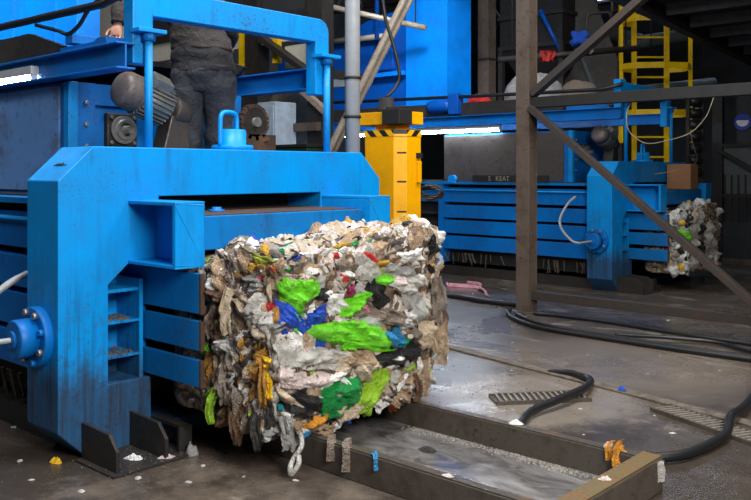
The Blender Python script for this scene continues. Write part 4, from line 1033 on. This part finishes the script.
# yellow caged ladder
ld = empty('caged_ladder', (at(650, 172, 16.2).x, at(650, 172, 16.2).y, 0), 'yellow steel ladder with safety cage in the right background', 'ladder')
def lw(r, f, z): return RT*r + FW*f + Vector((0, 0, z))
for r_ in (-.31, .32): MB().bar(lw(r_, 0, 0), lw(r_, 0, 6.2), .09, .05, FW).build('ladder_rail', LYEL, ld)
for k in range(15): MB().bar(lw(-.30, 0, .4+k*.385), lw(.31, 0, .4+k*.385), .035, .035).build('ladder_rung', LYEL, ld)
hoop = [(-.31, 0), (-.62, -.15), (-.70, -.45), (-.5, -.72), (0, -.80), (.45, -.72), (.62, -.45), (.58, -.15), (.32, 0)]
for z in (2.75, 3.62, 4.50, 5.4):
    m = MB()
    for (r0, f0), (r1, f1) in zip(hoop[:-1], hoop[1:]): m.bar(lw(r0, f0, z), lw(r1, f1, z), .02, .11)
    m.build('cage_hoop', LYEL, ld)
for r_, f_ in ((-.69, -.45), (-.62, -.16), (.61, -.45)): MB().bar(lw(r_, f_, 2.2), lw(r_, f_, 5.6), .07, .03, FW).build('cage_bar', LYEL, ld)

# mezzanine floor overhead at the right
mz = empty('mezzanine_floor', (.05, 6.6, 3.7), 'dark mezzanine floor with joists overhead in the upper right corner', 'mezzanine')
MB().prism([(0, .0), (7.5, 0), (7.5, 10), (-1.2, 10)], 'z', .12, .22).build('floor_plate', ROOF, mz)
for k in range(9):
    y = .6+k*1.1; MB().box(.1-.12*y, 7.4, y-.035, y+.035, -.02, .12).build('joist', PURL, mz)
MB().bar((-.02, .0, .06), (-1.2, 10, .06), .14, .26).build('edge_beam', DARK, mz)
for x, y in ((6.9, .5), (6.9, 9.5), (-.9, 9.6)): MB().box(x-.12, x+.12, y-.12, y+.12, -3.7, .12).build('support_post', DARK, mz)
# partition with window bars, sign, roller stack
pt = empty('dark_partition', (aty(720, 172, 13.2).x, 13.2, 0), 'dark framed partition behind the far bale at the right edge', 'partition')
MB().box(-.12, .06, -.06, .06, 0, 3.2).build('partition_post', DARK, pt); MB().box(0, 2.6, -.05, .05, .0, .10).build('bottom_rail', STEEL, pt)
MB().box(0, 2.6, -.03, .03, .10, .75).build('lower_panel', DWALL, pt); MB().box(0, 2.6, -.05, .05, 1.2, 1.26).build('middle_rail', DARK, pt)
MB().box(0, .55, .02, .05, 1.26, 2.1).build('pale_panel', WALL, pt); MB().box(0, 2.6, -.05, .05, 2.1, 2.16).build('top_rail', DARK, pt)
for k in range(7): MB().box(.08+k*.12, .10+k*.12, -.03, .0, .75, 1.6).build('bar', DARK, pt)
MB().bar((0, -.08, 2.05), (1.4, -.08, 1.2), .06, .07, (0, 1, 0)).build('brace', DARK, pt)
MB().box(.3, 2.6, -.02, .03, 2.16, 3.2).build('sign_panel', DWALL, pt)
sg = empty('round_sign', Vector((aty(743, 122, 13.15).x, 13.15, aty(743, 122, 13.15).z)), 'round blue and white sign at the right picture edge', 'sign')
MB().lathe((0, 0, 0), (0, -1, 0), [(0, .15), (.015, .15), (.02, .145)], 32).build('sign_disc', plain('sign_blue', (30, 56, 150), .4), sg)
MB().prism([(.105*math.cos(t), .09*math.sin(t)+.01) for t in [PI*1.0+i*PI/12 for i in range(13)]] + [(.10, .03), (-.10, .03)], 'y', -.024, -.02).build('sign_mark', plain('sign_white', (214, 214, 210), .5), sg)
rs_ = empty('roller_stack', at(695, 172, 14.2).to_tuple()[:2] + (0,), 'vertical stack of dark rollers right of the yellow ladder', 'roller stack')
for k in range(7):
    MB().lathe((0, 0, 1.65+k*.20), (.7379, .6749, 0), [(-.10, .07), (-.08, .088), (.08, .088), (.10, .07)], 18).build('roller', RUBBER, rs_)
for s_ in (-.12, .12): MB().bar(RT*s_, RT*s_ + Vector((0, 0, 3.1)), .03, .06).build('stack_rail', DARK, rs_)
# roof steelwork and clutter in the dark
for i, (y, lab) in enumerate(((8.0, 'dark roof truss nearest to the tall far tower'), (12.5, 'dark roof truss middle one above the far press'), (17., 'dark roof truss farthest at the back of the hall'))):
    t = empty('roof_truss', (-2, y, 5.6), lab, 'roof truss')
    MB().box(-11.5, 2, -.06, .06, 0, .14).build('bottom_chord', DARK, t); MB().box(-11.5, 2, -.06, .06, 1.46, 1.6).build('top_chord', DARK, t)
    m = MB()
    for k in range(13): m.bar((-11.4+k, 0, .1 if k % 2 else 1.5), (-10.4+k, 0, 1.5 if k % 2 else .1), .07, .07)
    m.build('truss_web', STEEL, t)
for px0, py0, px1, py1, t, lab in ((560, 22, 640, 40, 18.5, 'dark duct high on the back wall left part behind the ladder'), (620, 45, 720, 30, 18.5, 'grey duct high behind the top of the yellow ladder'), (640, 92, 715, 84, 18, 'grey duct behind the middle of the yellow ladder')):
    p_, q_ = at(px0, py0, t), at(px1, py1, t); d_ = empty('duct', p_.lerp(q_, .5), lab, 'duct'); m = MB(); m.cyl(p_-d_.location, q_-d_.location, .14, seg=16); m.build('duct_body', WALL, d_)
    for f_ in (.15, .85):
        h_ = p_.lerp(q_, f_)-d_.location; MB().cyl(h_, (h_.x, h_.y, 7.2-d_.location.z), .015, seg=6).build('hanger_rod', DARK, d_)
# ---------------------------------------------------------------- worker
def skin(name, V, E_, mat, parent, sub=2, root=None):
    keys = list(V); me = bpy.data.meshes.new(name)
    me.from_pydata([V[k][0] for k in keys], [(keys.index(a), keys.index(b)) for a, b in E_], []); me.update()
    o = bpy.data.objects.new(name, me); C.objects.link(o)
    sk = o.modifiers.new('skin', 'SKIN'); sk.use_smooth_shade = True
    for k, sv in zip(keys, me.skin_vertices[0].data):
        r = V[k][1]; sv.radius = (r, r) if not isinstance(r, tuple) else r
        sv.use_root = (k == (root or keys[0]))
    s2 = o.modifiers.new('sub', 'SUBSURF'); s2.levels = sub; s2.render_levels = sub
    dg = bpy.context.evaluated_depsgraph_get(); m2 = bpy.data.meshes.new_from_object(o.evaluated_get(dg))
    o.modifiers.clear(); o.data = m2; m2.name = name
    m2.polygons.foreach_set('use_smooth', [True]*len(m2.polygons))
    m2.materials.clear(); m2.materials.append(mat)
    if parent: o.parent = parent
    return o
wk = empty('worker', (-.66, 1.47, 1.5), 'worker in dark clothes seen from behind, standing on the near press', 'person')
W0 = Vector((-.66, 1.47, 1.5))
def P(r, f, z): return RT*r + FW*f + Vector((0, 0, z))
hand = at(116, 33, 5.9)-W0; elb = at(125, -6, 6.0)-W0
SKIN = plain('skin', (206, 146, 122), .5, 0, .15, 12, 0)
def crumple(name, col, sc=7):
    k = NT(name); c = lin(col); n1 = k.noise(sc, 5, .6, dist=.8); n2 = k.noise(sc*4, 4)
    k.set('Base Color', k.mix(k.ramp(n1, [(.35, 0.0), (.7, 1.0)]), c, tuple(x*.6 for x in c[:3])+(1,))); k.set('Roughness', .85)
    k.bump(k.math('ADD', n1, k.math('MULTIPLY', n2, .3)), .7, .05); return k.m
JACK = crumple('jacket_cloth', (60, 53, 50)); TROU = crumple('trouser_cloth', (50, 52, 61)); BELT = crumple('dark_cloth', (26, 25, 29)); BOOT = plain('boot_leather', (34, 28, 24), .6); HAIR = plain('dark_hair', (30, 24, 20), .7)
shL, shR = P(-.32, .06, 1.47), P(.05, .08, 1.45)
V = {'pelvis': (P(0, 0, .95), (.15, .11)), 'spine': (P(-.04, .03, 1.14), (.14, .10)), 'chest': (P(-.135, .06, 1.36), (.15, .11)), 'neck': (P(-.16, .09, 1.53), .058), 'jaw': (P(-.165, .13, 1.61), .075), 'skull': (P(-.165, .12, 1.70), .095), 'crown': (P(-.165, .11, 1.77), .06),
     'nose': (P(-.165, .235, 1.665), .016), 'hipL': (P(-.11, .0, .88), .105), 'kneeL': (P(-.12, .03, .48), .072), 'ankL': (P(-.13, -.02, .09), .045), 'toeL': (P(-.14, .16, .04), .035),
     'hipR': (P(.11, .0, .88), .105), 'kneeR': (P(.12, .04, .48), .072), 'ankR': (P(.13, -.02, .09), .045), 'toeR': (P(.15, .16, .04), .035),
     'shL': (shL, .062), 'elbL': (elb, .046), 'wrL': (hand+(elb-hand).normalized()*.085, .03), 'palmL': (hand, (.040, .024)),
     'shR': (shR, .062), 'elbR': (P(.18, .10, 1.20), .046), 'wrR': (P(.10, .30, 1.12), .03), 'palmR': (P(.07, .38, 1.10), (.038, .022))}
E_ = [('pelvis', 'spine'), ('spine', 'chest'), ('chest', 'neck'), ('neck', 'jaw'), ('jaw', 'skull'), ('skull', 'crown'), ('skull', 'nose'), ('pelvis', 'hipL'), ('hipL', 'kneeL'), ('kneeL', 'ankL'), ('ankL', 'toeL'),
      ('pelvis', 'hipR'), ('hipR', 'kneeR'), ('kneeR', 'ankR'), ('ankR', 'toeR'), ('chest', 'shL'), ('shL', 'elbL'), ('elbL', 'wrL'), ('wrL', 'palmL'), ('chest', 'shR'), ('shR', 'elbR'), ('elbR', 'wrR'), ('wrR', 'palmR')]
# five fingers per hand; the left ones close around the cross bar
for s_, pc, d, side, dn in (('L', hand, (hand-elb).normalized(), RT, -FW), ('R', P(.07, .38, 1.10), FW, -RT, Vector((0, 0, -1)))):
    wr = V['wr'+s_][0]
    for i, (off, ln) in enumerate(((-.033, .070), (-.011, .080), (.011, .076), (.033, .060))):
        a = pc + side*off + d*.03; b = a + d*ln*.45 + dn*.012; c = b + d*ln*.22 + dn*ln*.38
        for nm, p_, r_ in (('a', a, .0105), ('b', b, .0095), ('c', c, .0085)): V['f%s%d%s' % (s_, i, nm)] = (p_, r_)
        E_ += [('palm'+s_, 'f%s%da' % (s_, i)), ('f%s%da' % (s_, i), 'f%s%db' % (s_, i)), ('f%s%db' % (s_, i), 'f%s%dc' % (s_, i))]
    a = wr.lerp(pc, .55) - side*.040; b = a - side*.022 + d*.035; c = b + d*.03 + dn*.012
    for nm, p_, r_ in (('a', a, .012), ('b', b, .0105), ('c', c, .009)): V['t%s%s' % (s_, nm)] = (p_, r_)
    E_ += [('palm'+s_, 't%sa' % s_), ('t%sa' % s_, 't%sb' % s_), ('t%sb' % s_, 't%sc' % s_)]
skin('body', V, E_, SKIN, wk, 2, 'pelvis')
def loft(mb, rings, seg=32, cr=.014, sd=0.):
    vs = []
    for c, rx, ry in rings:
        for k in range(seg):
            w = 2*PI*k/seg; p = c + RT*math.cos(w)*rx + FW*math.sin(w)*ry
            q = p*5+Vector((sd, 0, 0)); vs.append(p + (RT*math.cos(w)+FW*math.sin(w))*cr*(noise.noise(Vector((q.x, q.y, q.z*2.2)))*1.3 + abs(noise.noise(Vector((q.x*2.4, q.y*2.4, q.z*4))))*1.2-.3))
    n = len(rings)
    mb.add(vs, [(i*seg+k, i*seg+(k+1) % seg, (i+1)*seg+(k+1) % seg, (i+1)*seg+k) for i in range(n-1) for k in range(seg)], True)
    mb.add(vs[:seg], [tuple(range(seg))[::-1]], True); mb.add(vs[-seg:], [tuple(range(seg))], True); return mb
def dense(rings, m=7):
    out = []
    for (a, b, c), (d, e, f) in zip(rings[:-1], rings[1:]):
        for k in range(m): t = k/m; t2 = t*t*(3-2*t); out.append((a.lerp(d, t), b+(e-b)*t2, c+(f-c)*t2))
    return out + [rings[-1]]
m = MB()
for sg_ in (-1, 1):
    loft(m, dense([(P(sg_*.115, -.02, .07), .088, .095), (P(sg_*.11, .0, .25), .098, .10), (P(sg_*.11, .03, .48), .105, .105), (P(sg_*.110, .0, .76), .133, .145), (P(sg_*.10, .0, .93), .13, .155)]), sd=sg_*3)
loft(m, dense([(P(0, 0, .74), .17, .13), (P(0, -.01, .88), .228, .172), (P(0, 0, .99), .20, .155)]), sd=5)
m.build('trousers', TROU, wk)
m = MB(); loft(m, dense([(P(0, 0, .85), .225, .17), (P(0, 0, .90), .243, .187), (P(-.01, .0, 1.0), .232, .185), (P(-.03, .02, 1.12), .20, .16)]), sd=8); m.build('dark_waist', BELT, wk)
m = MB(); loft(m, dense([(P(-.015, .01, 1.05), .225, .175), (P(-.04, .03, 1.18), .215, .165), (P(-.10, .05, 1.32), .215, .16), (P(-.135, .06, 1.44), .20, .14), (P(-.155, .08, 1.51), .10, .09)]), cr=.02, sd=11)
def sleeve(m, pts, rs): 
    pp = smooth_path(pts, 8); n = len(pp)
    m.tube(pp, [(rs[0]+(rs[1]-rs[0])*i/(n-1))*(1+.12*noise.noise(pp[i]*14)+.05*math.sin(i*1.9)) for i in range(n)], 16)
sleeve(m, [P(-.17, .06, 1.42), shL, elb, V['wrL'][0].lerp(hand, .1)], (.088, .052)); sleeve(m, [P(-.05, .07, 1.42), shR, P(.18, .10, 1.20), V['wrR'][0]], (.088, .05))
m.build('jacket', JACK, wk)
for s_ in 'LR':
    sg_ = -1 if s_ == 'L' else 1
    skin('boot', {'a': (P(sg_*.13, -.02, .17), .062), 'b': (P(sg_*.13, -.02, .065), .06), 'c': (P(sg_*.145, .12, .045), .045), 'd': (P(sg_*.15, .19, .042), .04)}, [('a', 'b'), ('b', 'c'), ('c', 'd')], BOOT, wk, 2, 'b')
m = MB(); vs = []; hc = P(-.165, .105, 1.70)
lump(m, hc + FW*-.012 + Vector((0, 0, .02)), .102, .102, .115, 21, lump_=.08); m.build('hair', HAIR, wk)
EYE = plain('eye_white', (230, 226, 220), .3, 0, 0, 8, 0)
for s_ in (-1, 1):
    m = MB(); lump(m, P(-.165+s_*.034, .195, 1.69), .014, .014, .012, 1, 12, 8, 0); m.build('eye', EYE, wk)
    m = MB(); lump(m, P(-.165+s_*.098, .11, 1.675), .014, .022, .032, 2, 12, 8, .1); m.build('ear', SKIN, wk)
m = MB(); m.bar(P(-.19, .207, 1.622), P(-.14, .207, 1.622), .012, .010); m.build('mouth', plain('lips', (160, 92, 84), .5), wk, .003)
# the bar the left hand rests on belongs to the press
hb = hand+W0
MB().box(hb.x-.05, hb.x+.05, .50, hb.y+.12, hb.z-.115, hb.z-.055).build('cross_bar', BLUED, baler1, .004)

# ---------------------------------------------------------------- light
wd = bpy.data.worlds.new('hall_air'); bpy.context.scene.world = wd; wd.use_nodes = True
bg = wd.node_tree.nodes['Background']; bg.inputs[0].default_value = (.60, .72, 1, 1); bg.inputs[1].default_value = .075
def area(name, loc, target, sx, sy, power, col):
    l = bpy.data.lights.new(name, 'AREA'); l.shape = 'RECTANGLE'; l.size = sx; l.size_y = sy; l.energy = power; l.color = col
    o = bpy.data.objects.new(name, l); C.objects.link(o); o.location = loc
    o.rotation_euler = (Vector(target)-Vector(loc)).to_track_quat('-Z', 'Y').to_euler(); return o
area('front_key_light', (6.6, -1.0, 4.0), (0, 1.2, .8), 2.4, 2.0, 545, (1.0, .97, .92))  # unseen soft key light, placed by the slant of the clamp box shadow
area('roof_light_near', (1.2, .2, 6.6), (1.0, .8, 0), 3.0, 1.6, 400, (.92, .96, 1.0))
area('roof_light_left', (-3.2, -3.5, 6.4), (-1.6, 1, 1), 2.5, 2.0, 130, (.9, .95, 1.0))
area('roof_light_far', (-2.0, 6.2, 6.9), (-3.2, 8.6, 1.5), 2.5, 1.5, 105, (.85, .93, 1.0))
tl = area('tower_fill', (-1.2, 4.6, 6.8), (-5.4, 9.8, 3.4), 1.2, 1.0, 65, (.9, .95, 1.0)); tl.data.spread = rad(50)  # added narrow fill, aimed at the far tower to brighten its blue
tl = area('tower_fill_near', (-1.8, -3.4, 6.8), (-4.2, 1.5, 3.2), 1.2, 1.0, 60, (.9, .95, 1.0)); tl.data.spread = rad(50)  # second added fill, brightens the tower at the top left
area('cabin_fill', (-5.2, 3.0, 6.9), (-5.4, 6.2, 3.0), 1.5, 1.0, 75, (1, .97, .92))  # added fill that lifts the cabin fascia out of the dark
area('roof_light_mid', (2.5, 4.2, 6.6), (1.2, 4.2, 0), 2.5, 1.5, 330, (1, .96, .92))
area('roof_light_back', (-6.5, 14.5, 6.9), (-6, 12, 2), 3, 1.5, 160, (.85, .93, 1.0))
